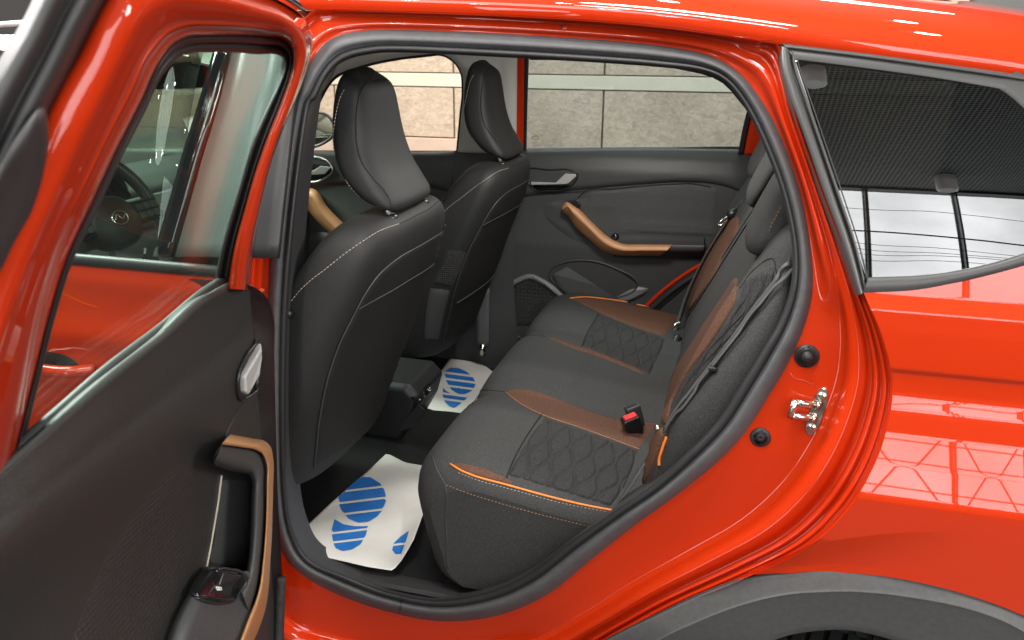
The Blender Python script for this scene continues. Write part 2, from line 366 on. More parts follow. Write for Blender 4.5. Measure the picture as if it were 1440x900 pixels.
# tall lit windows behind the camera (seen as reflections in the paint and the quarter glass)
wy = -4.6
win = empty('window_wall', (0, wy, 0), label='tall bright window wall reflected in the paint and quarter glass', cat='window')
for i in range(4, 13):
    x = -2.2 + .63 * i
    for (z0, z1) in ((1.75, 2.6), (2.63, 4.26)):
        mk('pane', [(x + .02, wy, z0), (x + .61, wy, z0), (x + .61, wy, z1), (x + .02, wy, z1)], [(0, 1, 2, 3)], 'daylight_pane', win, smooth=False)
    MB().box((x, wy + .05, 3.0), np.array((.011 if i % 2 else .007, .03, 1.27))).build('mullion', 'cladding' if i % 2 else 'black_plastic', win, smooth=False)
for z, h in ((1.73, .02), (2.615, .010), (4.275, .015)): MB().box((3.15, wy + .06, z), np.array((2.85, .04, h))).build('transom', 'black_plastic', win, smooth=False)
for k_, z in enumerate((3.86, 3.26, 3.19, 3.13, 3.02)):
    tube('cable', [(.3 + .36 * a, wy + .12, z + .03 * math.sin(a * .9 + k_) - .02 * (a % 3)) for a in range(16)], .004, 'black_plastic', win, n=80, ns=5)
for i in range(4, 13):
    x = -2.2 + .63 * i
    for (za, zb) in ((1.75, 2.6), (2.6, 1.75)):
        tube('brace', [(x, wy + .03, za), (x + .63, wy + .03, zb)], .007, 'cladding', win, ns=5)
for z in (1.95, 2.12, 2.3, 2.45): tube('cable', [(.3, wy + .1, z), (3, wy + .1, z - .03), (5.9, wy + .1, z)], .005, 'black_plastic', win, n=20, ns=5)
gd = empty('glass_panel', (-2.15, wy, -.2), label='added narrow glowing panel left of the window wall, seen only as highlights', cat='light panel')  # added unseen glowing panel that puts highlight lines on the jamb ridges
for z0, z1 in ((-.15, .95), (1.0, 2.45)): mk('pane', [(-2.45, wy, z0), (-1.85, wy, z0), (-1.85, wy, z1), (-2.45, wy, z1)], [(0, 1, 2, 3)], 'daylight_pane', gd, smooth=False)
for x in (-2.48, -1.82): MB().box((x, wy + .02, 1.15), np.array((.03, .03, 1.33))).build('frame', 'cladding', gd, smooth=False)
tube('cable', [(.3 + .36 * a, wy + .14, 3.40 + .05 * math.sin(a * .8)) for a in range(16)], .011, 'black_plastic', win, n=90, ns=6)
# ceiling downlights
def cyl(c, r, h, ns=20, axis=(0, 0, 1)):
    c = np.array(c, float); a = np.array(axis, float) / np.linalg.norm(axis); return tube_vf(np.array([c, c + a * h]), [r, r], ns, up=(1, 0.01, 0) if abs(a[2]) > .7 else (0, 0, 1))
k = 0
LAMPS = [(1.42, -4.12, 0, 'unlit white cylinder lamp reflected in the middle of the quarter glass'), (.345, -2.14, 0, 'unlit white cylinder lamp reflected at the front corner of the quarter glass')]
for x, wx in ((-3.4, 'front'), (-2.2, 'middle'), (-1.0, 'rear')):
    for y, wy_ in ((-3.6, 'window'), (-2.3, 'centre'), (-1.0, 'car')): LAMPS.append((x, y, 1, f'lit white cylinder lamp of the {wx} column, {wy_} row, left of the camera'))
for x, wx in ((-.3, 'front'), (.9, 'rear')):
    for y, wy_ in ((.5, 'near'), (1.6, 'far')): LAMPS.append((x, y, 1, f'lit white cylinder lamp above the {wx} {wy_} quarter of the roof'))
for x, wx in ((2.9, 'left'), (3.7, 'middle'), (4.5, 'right')):
    for y, wy_ in ((-3.3, 'back'), (-2.4, 'centre'), (-1.5, 'front')): LAMPS.append((x, y, 1, f'lit white cylinder lamp, {wy_} row {wx} column, right of the camera'))
for x, y, lit, lab in LAMPS:
    t = empty('downlight', (x, y, CZ - .25), label=lab, cat='lamp', group='ceiling downlights')
    mk('housing', *cyl((x, y, CZ - .25), .07, .25), 'lamp_body', t)
    mk('lens', *cyl((x, y, CZ - .262), .055, .008), 'lamp_glow' if lit else 'lamp_dim', t)

# ================================================================== the car
car = empty('car', (-.4, .8, -.2), label='orange-red car with its rear door open showing the back seats', cat='car')
TZ = np.array([.20, .45, .60, .77, .806, .814, .86, .905, .93, .94, .958, .966, .994, 1.003, 1.02, 1.06, 1.09, 1.11, 1.2, 1.3, 1.4, 1.46, 1.5, 1.56])
TY = np.array([.05, .015, .0, -.010, -.0115, -.0095, .008, .026, .031, .0335, .0415, .043, .0440, .0395, .0402, .0425, .0455, .060, .088, .128, .172, .202, .232, .29])
def ys(x, z): return float(np.interp(z, TZ, TY)) + .10 * max(0, x - .35) ** 2
def ys_s(x, z): return float(np.interp(z, [.2, .5, .8, 1.0, 1.1, 1.2, 1.3, 1.4, 1.46, 1.5, 1.56], [.05, .012, .012, .045, .056, .088, .128, .172, .202, .232, .29])) + .10 * max(0, x - .35) ** 2
def ya(x, z): return float(np.interp(z, [.3, .4, .8, 1.0, 1.1, 1.3, 1.4, 1.47, 1.55], [.11, .105, .11, .125, .14, .195, .228, .258, .30]))

# stations clockwise from the top left: seal outer edge, seal inner edge, body edge
ST = [((404, 165), (430, 165), (380, 120)), ((418, 122), (442, 140), (405, 55)), ((438, 86), (458, 108), (432, 20)), ((462, 60), (480, 88), (456, 16)), ((500, 49), (515, 78), (500, 16)), ((560, 46), (562, 75), (560, 17)), ((700, 50), (700, 80), (700, 20)), ((850, 58), (848, 87), (850, 28)),
      ((930, 65), (925, 92), (945, 36)), ((990, 76), (982, 98), (1015, 46)), ((1032, 98), (1016, 112), (1060, 53)), ((1062, 132), (1045, 148), (1092, 62)), ((1092, 185), (1072, 202), (1113, 150)), ((1120, 260), (1098, 270), (1143, 235)),
      ((1136, 335), (1113, 340), (1178, 325)), ((1140, 400), (1112, 395), (1213, 404)), ((1128, 455), (1097, 445), (1240, 465)), ((1106, 505), (1072, 490), (1256, 530)), ((1080, 550), (1045, 535), (1251, 588)),
      ((1045, 605), (1010, 590), (1231, 650)), ((1005, 648), (968, 635), (1195, 712)), ((950, 694), (920, 680), (1140, 765)), ((890, 738), (868, 716), (1055, 808)), ((830, 786), (806, 760), (960, 850)),
      ((770, 834), (748, 805), (880, 893)), ((700, 864), (690, 833), (790, 945)), ((620, 872), (620, 845), (660, 965)), ((540, 857), (550, 834), (540, 965)), ((470, 832), (490, 812), (450, 955)), ((425, 806), (440, 790), (400, 945)),
      ((400, 775), (418, 755), (365, 900)), ((388, 720), (406, 700), (350, 760)), ((380, 600), (403, 600), (340, 600)), ((378, 450), (404, 450), (330, 450)), ((385, 300), (412, 320), (345, 300))]
SO = np.array([s[0] for s in ST], float); SI = np.array([s[1] for s in ST], float); EE = np.array([s[2] for s in ST], float); NS = len(ST)
NA = 210
def ring(A): return spline_idx(A, NA)
def spline_idx(A, n):
    A = np.vstack([A[-2:], A, A[:3]]); T = np.linspace(2, 2 + NS, n, endpoint=False); k = T.astype(int); s = (T - k)[:, None]; m = (np.roll(A, -1, 0) - np.roll(A, 1, 0)) / 2
    return (2*s**3-3*s**2+1)*A[k] + (s**3-2*s**2+s)*m[k] + (-2*s**3+3*s**2)*A[k+1] + (s**3-s**2)*m[k+1]
so, si, ee = ring(SO), ring(SI), ring(EE)
idx = np.linspace(0, NS, NA, endpoint=False)
# seal: outer lip, valley, inner bulb
prof = [(-.12, .004), (-.06, -.004), (.05, -.011), (.2, -.0185), (.36, -.021), (.5, -.0185), (.58, -.009), (.63, -.0085), (.72, -.0145), (.84, -.016), (.94, -.012), (1.0, -.003), (1.02, .012), (.98, .03)]
G = [[PXS(*(so[j] * (1 - w) + si[j] * w), lambda P, o=o: P[1] - ya(P[0], P[2]) - o) for w, o in prof] for j in range(NA)]
G = np.array(G)
outer = gridmesh('door_seal', G[:, :8], 'rubber', car, cr=True, label='grey rubber seal round the open rear doorway')
gridmesh('seal_bulb', G[:, 7:], 'rubber_dark', outer, cr=True)
# seal joint
jp = np.array([PXS(*(np.array((566, 866)) * (1 - w) + np.array((570, 838)) * w), lambda P, o=o: P[1] - ya(P[0], P[2]) - o - -.001) for w, o in prof[2:11]])
tube('seal_joint', jp, .0012, 'rubber_dark', outer, ns=5)
# jamb: flange, step, ridges, skin edge
side = [(-.10, 0), (0, 0), (.22, .0), (.42, .0), (.49, .015), (.53, .07), (.57, .20), (.61, .34), (.65, .43), (.69, .47), (.73, .46), (.76, .41), (.785, .36), (.80, .36), (.82, .43), (.84, .52), (.86, .535), (.878, .48), (.89, .47), (.905, .55), (.92, .65), (.94, .68), (.955, .64), (.965, .65), (.975, .75), (.985, .9), (1, 1)]
topp = [(-.10, 0), (0, 0), (.08, .0), (.16, .03), (.22, .08), (.28, .16), (.34, .20), (.40, .21), (.57, .22), (.67, .23), (.75, .26), (.83, .36), (.90, .58), (.95, .82), (1.0, 1.0)]
pil = [(-.10, 0), (0, 0), (.10, .01), (.18, .07), (.26, .20), (.33, .31), (.40, .36), (.46, .36), (.52, .30), (.57, .26), (.62, .28), (.66, .38), (.70, .50), (.74, .56), (.78, .56), (.84, .50), (.88, .52), (.92, .66), (.95, .80), (1.0, 1.0)]
wtop = np.interp(idx, [0, 2, 3, 9.5, 11, 30, 34.9], [1, 1, 1, 1, 0, 0, 1]); wpil = np.interp(idx, [9.5, 11, 14, 15.6], [0, 1, 1, 0]); wsd = np.clip(1 - wtop - wpil, 0, 1)
WG = np.concatenate([np.linspace(-.1, .45, 14), np.linspace(.47, 1, 60)])
def pf(P): q_ = spline(P, 300); q_[:, 0] = np.maximum.accumulate(q_[:, 0]); return np.interp(WG, q_[:, 0], q_[:, 1])
p1, p2, p3 = pf(side), pf(topp), pf(pil)
JD = []
for j in range(NA):
    gs = wsd[j] * p1 + wtop[j] * p2 + wpil[j] * p3; row = []
    for w, g in zip(WG, gs):
        h = min(1, max(0, (w - .955) / .045)) * wsd[j]
        row.append(PXS(*(so[j] * (1 - w) + ee[j] * w), lambda P: P[1] - (ya(P[0], P[2]) * (1 - g) + (ys_s(P[0], P[2]) * (1 - h) + ys(P[0], P[2]) * h) * g), t0=.9, t1=3.2))
    JD.append(row)
JD = np.array(JD)
shell = gridmesh('door_jamb', JD, 'paint', car, cr=True, label='glossy orange-red jamb with raised ridges round the doorway')
jambB = Base(shell)
# inner reveal trim behind the seal
Q = np.array([G[:, 12], G[:, 12] + np.array((0, .05, 0)), G[:, 12] + np.array((0, .10, 0))]); ctr = Q[0].mean(0); ctr[1] = 0
Q[1] += (Q[1] - ctr) * np.array((.035, 0, .035)); Q[2] += (Q[2] - ctr) * np.array((.06, 0, .06))
gridmesh('reveal_trim', Q, 'vinyl', car, cc=True)
# roof: from the drip edge up and over
re = spline([(150, 14), (300, 13), (440, 14.5), (560, 17), (700, 20.5), (850, 28), (945, 36.5), (1015, 45), (1060, 51), (1095, 56), (1150, 63), (1200, 69), (1300, 81.5), (1440, 100), (1600, 128), (1800, 180)], 130)
rows = []
for p in re:
    e = PXS(*p, lambda P: P[1] - ys_s(P[0], P[2])); x = e[0]
    rows.append([e + np.array(q) for q in ((0, .004, -.004), (0, -.001, .0), (0, .001, .006), (0, .010, .018), (0, .035, .042), (0, .10, .074), (0, .25, .10), (0, .6, .118), (0, 1.0, .10), (0, 1.2, .05), (0, 1.28, -.02))])
roof = gridmesh('roof', np.stack([spline(r, 40) for r in rows]), 'paint', car, thick=-.004, flip=True)
tube('roof_rail', [PX(960, -24, y=.44), PX(1120, -8, y=.44), PX(1250, -1, y=.44), PX(1320, 3, y=.44), PX(1342, 8, y=.44)], .012, 'gloss_black', car, n=24)
# small plug on the roof rail
p, n = jambB.hit(789, 38); mk('jamb_plug', *tube_vf(np.array([p - n * .002, p + n * .002, p + n * .003]), [.0065, .006, .003], 14), 'paint', shell)
tube('plug_ring', p + n * .0025 + np.array([(math.cos(a) * .0035, 0, math.sin(a) * .0035) for a in np.linspace(0, 2*math.pi, 14, endpoint=False)]), .0009, 'rubber_dark', shell, closed=True, up=(0, 1, 0), ns=5)

# quarter panel skin (Coons patch in x-z, y from the body section)
i0, i1 = np.argmin(abs(idx - 15)), np.argmin(abs(idx - 22.0))
Lc = np.array([JD[j, -1][[0, 2]] for j in range(i0, i1 + 1)])
def sk(u, v): return PXS(u, v, lambda P: P[1] - ys_s(P[0], P[2]))
ARCH = [(1062, 806), (1100, 802), (1150, 797), (1200, 796), (1250, 799), (1300, 806), (1370, 824), (1440, 850), (1540, 905), (1640, 990)]
Bc = np.array([sk(*p)[[0, 2]] for p in spline(ARCH, 60)]); Bc[0] = Lc[-1]
Tc = np.array([sk(*p)[[0, 2]] for p in spline([(1215, 407), (1260, 404), (1330, 394), (1440, 366), (1560, 325), (1700, 270)], 60)]); Tc[0] = Lc[0]
n1, n2 = 150, 190
c0, c1 = spline(Tc, n1), spline(Bc, n1); d0 = spline(Lc, n2); d1 = spline([Tc[-1], (Tc[-1] + Bc[-1]) / 2 + np.array((.03, 0)), Bc[-1]], n2)
S_ = np.zeros((n2, n1, 3))
for i in range(n2):
    t = i / (n2 - 1)
    for j in range(n1):
        s = j / (n1 - 1); q = (1-t)*c0[j] + t*c1[j] + (1-s)*d0[i] + s*d1[i] - ((1-s)*(1-t)*c0[0] + s*(1-t)*c0[-1] + (1-s)*t*c1[0] + s*t*c1[-1])
        w = 1.0 if t < .75 else max(0, 1 - (t - .75) / .2) + (1 - max(0, 1 - (t - .75) / .2)) * min(1, s * 2.5)
        S_[i, j] = (q[0], ys_s(q[0], q[1]) * (1 - w) + ys(q[0], q[1]) * w, q[1])
quarter = gridmesh('quarter_panel', S_, 'paint', car, flip=True, label='orange-red rear quarter panel above the wheel arch')
# wheel arch cladding
def cl_row(px, off): return [PXS(u, v, lambda P: P[1] - ys_s(P[0], P[2]) - off) for u, v in px]
A0 = [(780, 950), (830, 915), (866, 894), (930, 862), (1000, 829), (1062, 808), (1100, 804), (1150, 799), (1200, 798), (1250, 801), (1300, 808), (1370, 826), (1440, 852), (1540, 907), (1640, 992)]
A2 = [(850, 985), (885, 945), (922, 905), (985, 872), (1040, 850), (1090, 836), (1120, 831), (1160, 828), (1200, 827), (1240, 829), (1290, 835), (1360, 848), (1415, 866), (1500, 920), (1580, 1000)]
A3 = [(930, 1030), (960, 990), (990, 955), (1030, 926), (1070, 908), (1105, 892), (1130, 886), (1160, 882), (1190, 881), (1215, 884), (1250, 892), (1295, 909), (1340, 934), (1400, 980), (1460, 1060)]
n = 110
rowsA = [spline(cl_row(spline(A, 60), o), n) for A, o in ((A0, .012), (A0, -.002), (A0, -.007), (np.array(A0) * .6 + np.array(A2) * .4, -.013), (np.array(A2) * .97 + np.array(A0) * .03, -.021), (A2, -.0235), (np.array(A2) * .97 + np.array(A3) * .03, -.0225), (np.array(A2) * .5 + np.array(A3) * .5, -.017), (A3, -.012), (A3, .0))]
rowsA.append(rowsA[-1] + np.array((0, .12, -.0)))
AR = np.stack([np.stack([np.array(r)[j] for r in rowsA]) for j in range(n)])
gridmesh('arch_cladding', np.stack([at_param(AR[j], 40, True) for j in range(n)]), 'cladding', car, label='grey textured plastic cladding over the rear wheel arch')
tube('cladding_gap', [r + np.array((0, 0, .001)) for r in rowsA[1]], .0022, 'rubber_dark', car, ns=5)
# wheel under the arch
wt = PX(1160, 887, y=.08); wc = np.array((wt[0] + .02, .14, wt[2] - .335))
wheel = empty('wheel', wc, car)
V = []; nsg, prf = 96, [(.25, -.10), (.30, -.105), (.325, -.085), (.333, -.04), (.335, 0), (.333, .04), (.325, .085), (.30, .105), (.25, .10)]
for i in range(nsg):
    a = 2*math.pi*i/nsg
    for r, y in prf: V.append(wc + np.array((r*math.cos(a), y, r*math.sin(a))))
mk('tyre', V, gridfaces(nsg, len(prf), True, False, True), 'tyre', wheel)
mb = MB()
for i in range(72):
    a = 2*math.pi*i/72
    for k_ in range(4):
        y = -.072 + k_ * .048; c = wc + np.array((.335*math.cos(a + .02*k_), y, .335*math.sin(a + .02*k_)))
        mb.box(c, np.array((.009, .019, .005)), rot_from((-math.sin(a) , .25 * (1 if k_ < 2 else -1), math.cos(a)), (0, 1, 0)))
mb.build('tread_block', 'tyre', wheel, smooth=False)
mk('rim', [wc + np.array((r*math.cos(a), y, r*math.sin(a))) for r, y in ((.25, -.09), (.22, -.07), (.05, -.06), (.01, -.06)) for a in np.linspace(0, 2*math.pi, 40, endpoint=False)], gridfaces(4, 40, False, True), 'satin_chrome', wheel)
mk('wheel_well', [(x, .26, z) for x, z in ((.03, -.2), (.75, -.2), (.75, .58), (.03, .58))], [(0, 1, 2, 3)], 'rubber_dark', car, smooth=False)

# striker, bump stop, plug on the jamb
sp, sn = jambB.hit(1146, 573); up = np.array((.10, 0, 1.)); up /= np.linalg.norm(up)
stk = empty('door_striker', sp, car, label='steel door striker with two bolts on the jamb')
pt, pn = jambB.hit(1160, 572); xdir = np.array((1., 0, 0)) ; fx = rot_from(pn, up)
def plate_pt(u, v): p_, n_ = jambB.hit(u, v); return p_
top_, bot_ = plate_pt(1160, 543), plate_pt(1140, 604)
ax = (top_ - bot_); Ln = np.linalg.norm(ax); ax /= Ln; nrm = pn - ax * (pn @ ax); nrm /= np.linalg.norm(nrm); sd = np.cross(ax, nrm); mid = (top_ + bot_) / 2
out = []
for a in np.linspace(0, 2*math.pi, 40, endpoint=False): out.append((math.cos(a) * .011 * (1 + .25 * abs(math.sin(a))), math.sin(a) * Ln * .55))
V = [mid + sd*x + ax*y + nrm*h for h in (.0, .003, .0045) for x, y in [(o[0] * (1 if h < .004 else .9), o[1] * (1 if h < .004 else .95)) for o in out]]
mk('plate', V, gridfaces(3, 40, False, True) + [tuple(80 + i for i in range(40))], 'steel', stk, smooth=False)
for f in (-.36, .36): mk('bolt', *tube_vf(np.array([mid + ax * Ln * f + nrm * .003, mid + ax * Ln * f + nrm * .0075, mid + ax * Ln * f + nrm * .009]), [.0075, .007, .004], 10, up=ax), 'steel', stk, smooth=False)
e0, e1 = mid + ax * .012 + nrm * .004, mid - ax * .012 + nrm * .004
tip = PX(1118, 566, y=float(mid[1]) - .012); td = tip - mid; td /= np.linalg.norm(td); td = td * .35 + nrm * .12 + np.array((-.80, -.22, .10)); td /= np.linalg.norm(td); LL = .042
for e in (e0, e1): mk('pin', *tube_vf(np.array([e, e + td * .042]), [.0054, .0054], 16), 'steel', stk)
tube('end_bar', [e0 + td * .042 + ax * .004, (e0 + e1) / 2 + td * .043, e1 + td * .042 - ax * .004], .0060, 'steel', stk, ns=10)
for e in (e0, e1): mk('collar', *tube_vf(np.array([e, e + td * .007]), [.0085, .0075], 14), 'steel', stk)
def plug(name, u, v, r, rings, m, label):
    p, n_ = jambB.hit(u, v); P = np.array([p + n_ * h for h, _ in rings]); t = rot_from(n_, (0, 0, 1)); t2 = t[:, 1]
    return mk(name, *tube_vf(P, [q * r for _, q in rings], 28, up=t2), m, car, label=label)
plug('bump_stop', 1135, 496, .0195, [(-.001, 1.0), (.002, 1.02), (.004, .98), (.0042, .82), (.001, .74), (.001, .70), (.004, .66), (.0045, .58), (.003, .55), (.006, .52), (.012, .47), (.0135, .40), (.012, .36), (.012, .05)], 'rubber_dark', 'black stepped rubber bump stop on the red jamb')
pg = plug('rubber_plug', 1071, 611, .0165, [(-.001, 1.05), (.0025, 1.02), (.0035, .92), (.0035, .72), (.001, .66), (.001, .45), (.003, .42), (.004, .35), (.0035, .05)], 'rubber_dark', 'small black rubber plug below the striker')
# faint raised crease on the jamb flange
line('jamb_crease', jambB, [(1112, 521), (1118, 528), (1132, 531), (1144, 536), (1146, 525), (1153, 507)], .0012, 'paint', shell, n=30, lift=-.0004)

# quarter window: black surround and dark reflective glass
qw = empty('quarter_window', (.3, .12, 1.12), car, label='dark quarter window in a black surround reflecting the ceiling')
GP = np.polyfit(np.array([1.0, 1.1, 1.2, 1.3, 1.4, 1.46, 1.5]) - 1.25, [.040, .064, .096, .134, .178, .207, .23], 2)
def gy(x, z):
    """gently barrelled glass"""
    return float(np.polyval(GP, z - 1.25)) + .10 * max(0, x - .35) ** 2
def q(u, v, off=0): return PXS(u, v, lambda P: P[1] - gy(P[0], P[2]) - off)
def bandloft(name, Aps, Bps, profile, matn, parent, n=60, **k):
    A, B = spline(Aps, n), spline(Bps, n)
    G_ = np.array([[q(*(A[i] * (1 - w) + B[i] * w), o) for w, o in profile] for i in range(n)]); return gridmesh(name, G_, matn, parent, **k)
gl_out = [(1119, 82), (1200, 92), (1300, 106), (1370, 116), (1400, 127), (1422, 143), (1450, 175), (1480, 225), (1490, 270), (1475, 325), (1440, 349), (1380, 368), (1300, 381), (1221, 386), (1190, 298), (1150, 180)]
gt = spline([(1106, 77), (1250, 95), (1400, 113), (1530, 135)], 50); gb = spline([(1213, 393), (1310, 386), (1440, 353), (1530, 315)], 50)
GG = np.array([[q(*(gt[j] * (1 - t) + gb[j] * t)) for j in range(50)] for t in np.linspace(0, 1, 50)])
gridmesh('glass', GG, 'glass_privacy', qw, thick=.004)
bp_ = [(0, .006), (.03, -.006), (.12, -.009), (.5, -.010), (.85, -.008), (.95, -.0055), (1, .004)]
bandloft('upper_trim', [(1096, 57), (1200, 68), (1320, 83), (1440, 99), (1560, 122)], [(1117, 82), (1210, 93), (1310, 106), (1385, 118), (1500, 138)], [(0, .006), (.02, -.006), (.10, -.0085), (.24, -.009), (.27, -.004), (.30, -.0035), (.36, -.0055), (.85, -.005), (.95, -.003), (1, .004)], 'window_trim', qw)
bandloft('lower_trim', [(1221, 384), (1300, 380), (1380, 367), (1440, 348), (1540, 305)], [(1212, 410), (1290, 404), (1370, 386), (1440, 367), (1550, 325)], bp_, 'window_trim', qw)
bandloft('rear_trim', [(1385, 116), (1408, 130), (1428, 148), (1455, 180), (1500, 240), (1530, 300)], [(1430, 90), (1460, 110), (1490, 130), (1520, 160), (1560, 230), (1580, 320)], [(0, .003), (.05, -.004), (.3, -.005), (.9, -.007), (1, .004)], 'window_trim', qw)
bandloft('pillar_strip', [(1093, 60), (1094, 85), (1104, 125), (1128, 190), (1156, 270), (1184, 345), (1206, 410)], [(1113, 68), (1119, 95), (1132, 130), (1153, 190), (1181, 270), (1206, 345), (1219, 405)], [(-.25, .03), (-.1, .012), (.04, -.004), (.16, -.010), (.34, -.011), (.50, -.010), (.62, -.004), (.68, .002), (.75, -.003), (.82, -.008), (.94, -.007), (1.0, .003)], 'window_trim', qw)
bandloft('glass_gasket', [(1113, 68), (1119, 95), (1132, 130), (1153, 190), (1181, 270), (1206, 345), (1219, 403)], [(1119, 80), (1124, 95), (1137, 130), (1158, 190), (1186, 270), (1211, 345), (1223, 388)], [(0, .004), (.2, -.004), (.6, -.005), (.95, -.003), (1, -.0005)], 'rubber_dark', qw)

# ------------------------------------------------------------------ far side of the car
def fy(x, z): return float(np.interp(z, [.2, .45, .62, .80, .92, 1.0, 1.06, 1.10, 1.14, 1.3, 1.46], [1.44, 1.46, 1.475, 1.47, 1.485, 1.49, 1.495, 1.51, 1.545, 1.50, 1.42]))
def f(u, v, off=0): return PXS(u, v, lambda P: P[1] - fy(P[0], P[2]) - off)
def fband(name, A, B, matn, parent, prof=((0, 0), (1, 0)), n=30, m=6, off=0, thick=0, **k):
    A, B = spline(A, n), spline(B, n); pr = np.array(prof, float); ws = np.linspace(0, 1, max(m, len(pr))) if len(pr) == 2 else pr[:, 0]
    G_ = np.array([[f(*(A[i] * (1 - w) + B[i] * w), off + np.interp(w, pr[:, 0], pr[:, 1])) for w in ws] for i in range(n)]); return gridmesh(name, G_, matn, parent, thick=thick, **k)
fd = empty('rear_door', (-.4, 1.5, .4), car, label='closed far rear door with copper pull handle and chrome lever')
tA = spline([(700, 210), (738, 208.5), (850, 206), (960, 204), (1050, 203), (1085, 204)], 60); tB = spline([(640, 520), (720, 520), (800, 520), (900, 520), (1000, 500), (1100, 470)], 60)
G_ = np.array([[f(*(tA[i] * (1 - w) + tB[i] * w)) for w in np.linspace(0, 1, 60)] for i in range(60)])
G_ = np.concatenate([G_[:, :1] + np.array((0, .03, -.004)), G_], 1)
ft = gridmesh('door_trim', G_, 'trim', fd); FB = Base(ft)
zz = Z(690, 190, .26680)
# upper pad
patch('belt_pad', FB, [(700, 212), (738, 210), (850, 207), (960, 206), (1060, 205)], [(700, 281), (745, 275), (820, 266), (900, 258), (960, 254), (1010, 258), (1060, 275)], 'trim', fd, nu=20, nv=60, lift=.012, edge=.10, bulge=.004)
patch('fabric_insert', FB, zz([(500, 296), (640, 280), (800, 262), (1010, 247), (1200, 262)]), zz([(470, 420), (600, 500), (740, 512), (900, 518), (1200, 530)]), 'honeycomb', fd, nu=20, nv=50, lift=.003, edge=.06)
patch('handle_scoop', FB, zz([(250, 395), (290, 350), (380, 332), (640, 315), (700, 340)]), zz([(255, 400), (330, 485), (430, 560), (560, 600), (880, 490)]), 'trim', fd, nu=16, nv=40, lift=.0035, edge=.3)
line('insert_seam', FB, zz([(455, 325), (495, 290), (640, 276), (800, 258), (960, 246), (1060, 244), (1150, 262)]), .0016, 'rubber_dark', fd, lift=.004)
line('trim_seam', FB, zz([(170, 322), (260, 310), (400, 298), (495, 290)]), .0016, 'rubber_dark', fd, lift=.003)
# armrest ledge with switch
def fz(pts): return zz(pts)
fband('armrest', fz([(640, 515), (700, 510), (850, 512), (1010, 520), (1120, 520)]), fz([(660, 575), (720, 575), (850, 572), (1010, 572), (1120, 572)]), 'vinyl', fd, [(0, -.003), (.12, -.010), (.4, -.016), (.75, -.030), (1, -.045)], 40)
fband('armrest_face', fz([(660, 574), (720, 574), (850, 571), (1010, 571), (1120, 571)]), fz([(640, 640), (720, 645), (850, 645), (1010, 645), (1120, 640)]), 'trim', fd, [(0, -.045), (.25, -.05), (.5, -.035), (.8, -.01), (1, .002)], 40)
sw = FB.hit(*fz([(655, 530)])[0]); mk('window_switch', *tube_vf(np.array([sw[0] - sw[1]*.0, sw[0] + sw[1]*.02, sw[0] + sw[1]*.024]), [.014, .013, .008], 16), 'gloss_black', fd)
# copper pull handle
up_ = fz([(372, 372), (388, 348), (440, 372), (530, 455), (620, 533), (680, 563), (800, 568), (955, 568)]); rd_ = fz([(372, 390), (392, 372), (432, 412), (515, 490), (600, 568), (680, 600), (800, 601), (925, 600)]); lo_ = fz([(366, 410), (380, 412), (440, 480), (520, 552), (600, 612), (670, 627), (800, 628), (890, 626)])
n = 60; a_, b_, c_ = spline(up_, n), spline(rd_, n), spline(lo_, n)
G_ = np.array([[f(*a_[i], -.012), f(*a_[i], -.046), f(*(a_[i] * .93 + b_[i] * .07), -.050), f(*(a_[i] * .1 + b_[i] * .9), -.057), f(*(b_[i]), -.057), f(*(b_[i] * .9 + c_[i] * .1), -.055), f(*(b_[i] * .08 + c_[i] * .92), -.036), f(*c_[i], -.030), f(*c_[i], -.002)] for i in range(n)])
gridmesh('pull_handle', G_, 'copper', fd, label='copper angled pull handle')
V = [f(*p, o) for o in (-.004, -.05) for p in fz([(385, 345), (452, 335), (470, 360), (452, 388), (395, 380)])]
mk('handle_cap', V, gridfaces(2, 5, False, True) + [(5, 6, 7, 8, 9)], 'black_plastic', fd, smooth=False, bevel=.004)
# lever and bezel
be = fz([(200, 178), (300, 178), (430, 184), (455, 200), (450, 225), (410, 268), (385, 281), (300, 288), (240, 288), (200, 250)])
cpatch('lever_recess', FB, be, 'gloss_black', fd, lift=.014, nu=30, nv=8)
tube('lever_bezel', [FB.hit(*p)[0] + np.array((0, -.016, 0)) for p in spline(be, 60, True)], .0028, 'black_plastic', fd, closed=True, up=(0, 1, 0), ns=8)
V = [f(*p, o) for o in (-.018, -.030, -.033) for p in fz([(205, 245), (335, 248), (385, 200), (440, 203), (442, 215), (402, 252), (385, 256), (205, 262)])]
mk('lever', V, gridfaces(3, 8, False, True) + [tuple(16 + i for i in range(8))], 'silver', fd, smooth=False, bevel=.002, label='silver inner door lever')
# map pocket and speaker
pk = fz([(312, 722), (325, 695), (360, 674), (430, 656), (560, 660), (650, 690), (770, 778), (765, 795), (660, 850), (560, 880), (440, 868), (350, 790)])
cpatch('map_pocket', FB, pk, 'vinyl', fd, lift=.006, nu=40, nv=14)
tube('pocket_rim', [FB.hit(*p)[0] + np.array((0, -.008, 0)) for p in spline(pk, 80, True)], .0035, 'trim', fd, closed=True, up=(0, 1, 0), ns=8)
patch('pocket_lip', FB, fz([(660, 850), (770, 790), (830, 800)]), fz([(500, 900), (700, 880), (830, 812)]), 'pale_trim', fd, nu=8, nv=16, lift=.010)
mk('pocket_step', [f(*p, o) for p, o in zip(fz([(400, 690), (560, 790), (650, 850), (440, 868), (350, 790), (330, 730)]), (-.010, -.010, -.010, -.022, -.022, -.022))], [(0, 1, 2, 3, 4, 5)], 'trim', fd, smooth=False)
spk = fz([(60, 990), (82, 880), (95, 800), (140, 765), (215, 742), (270, 765), (395, 870), (430, 990)])
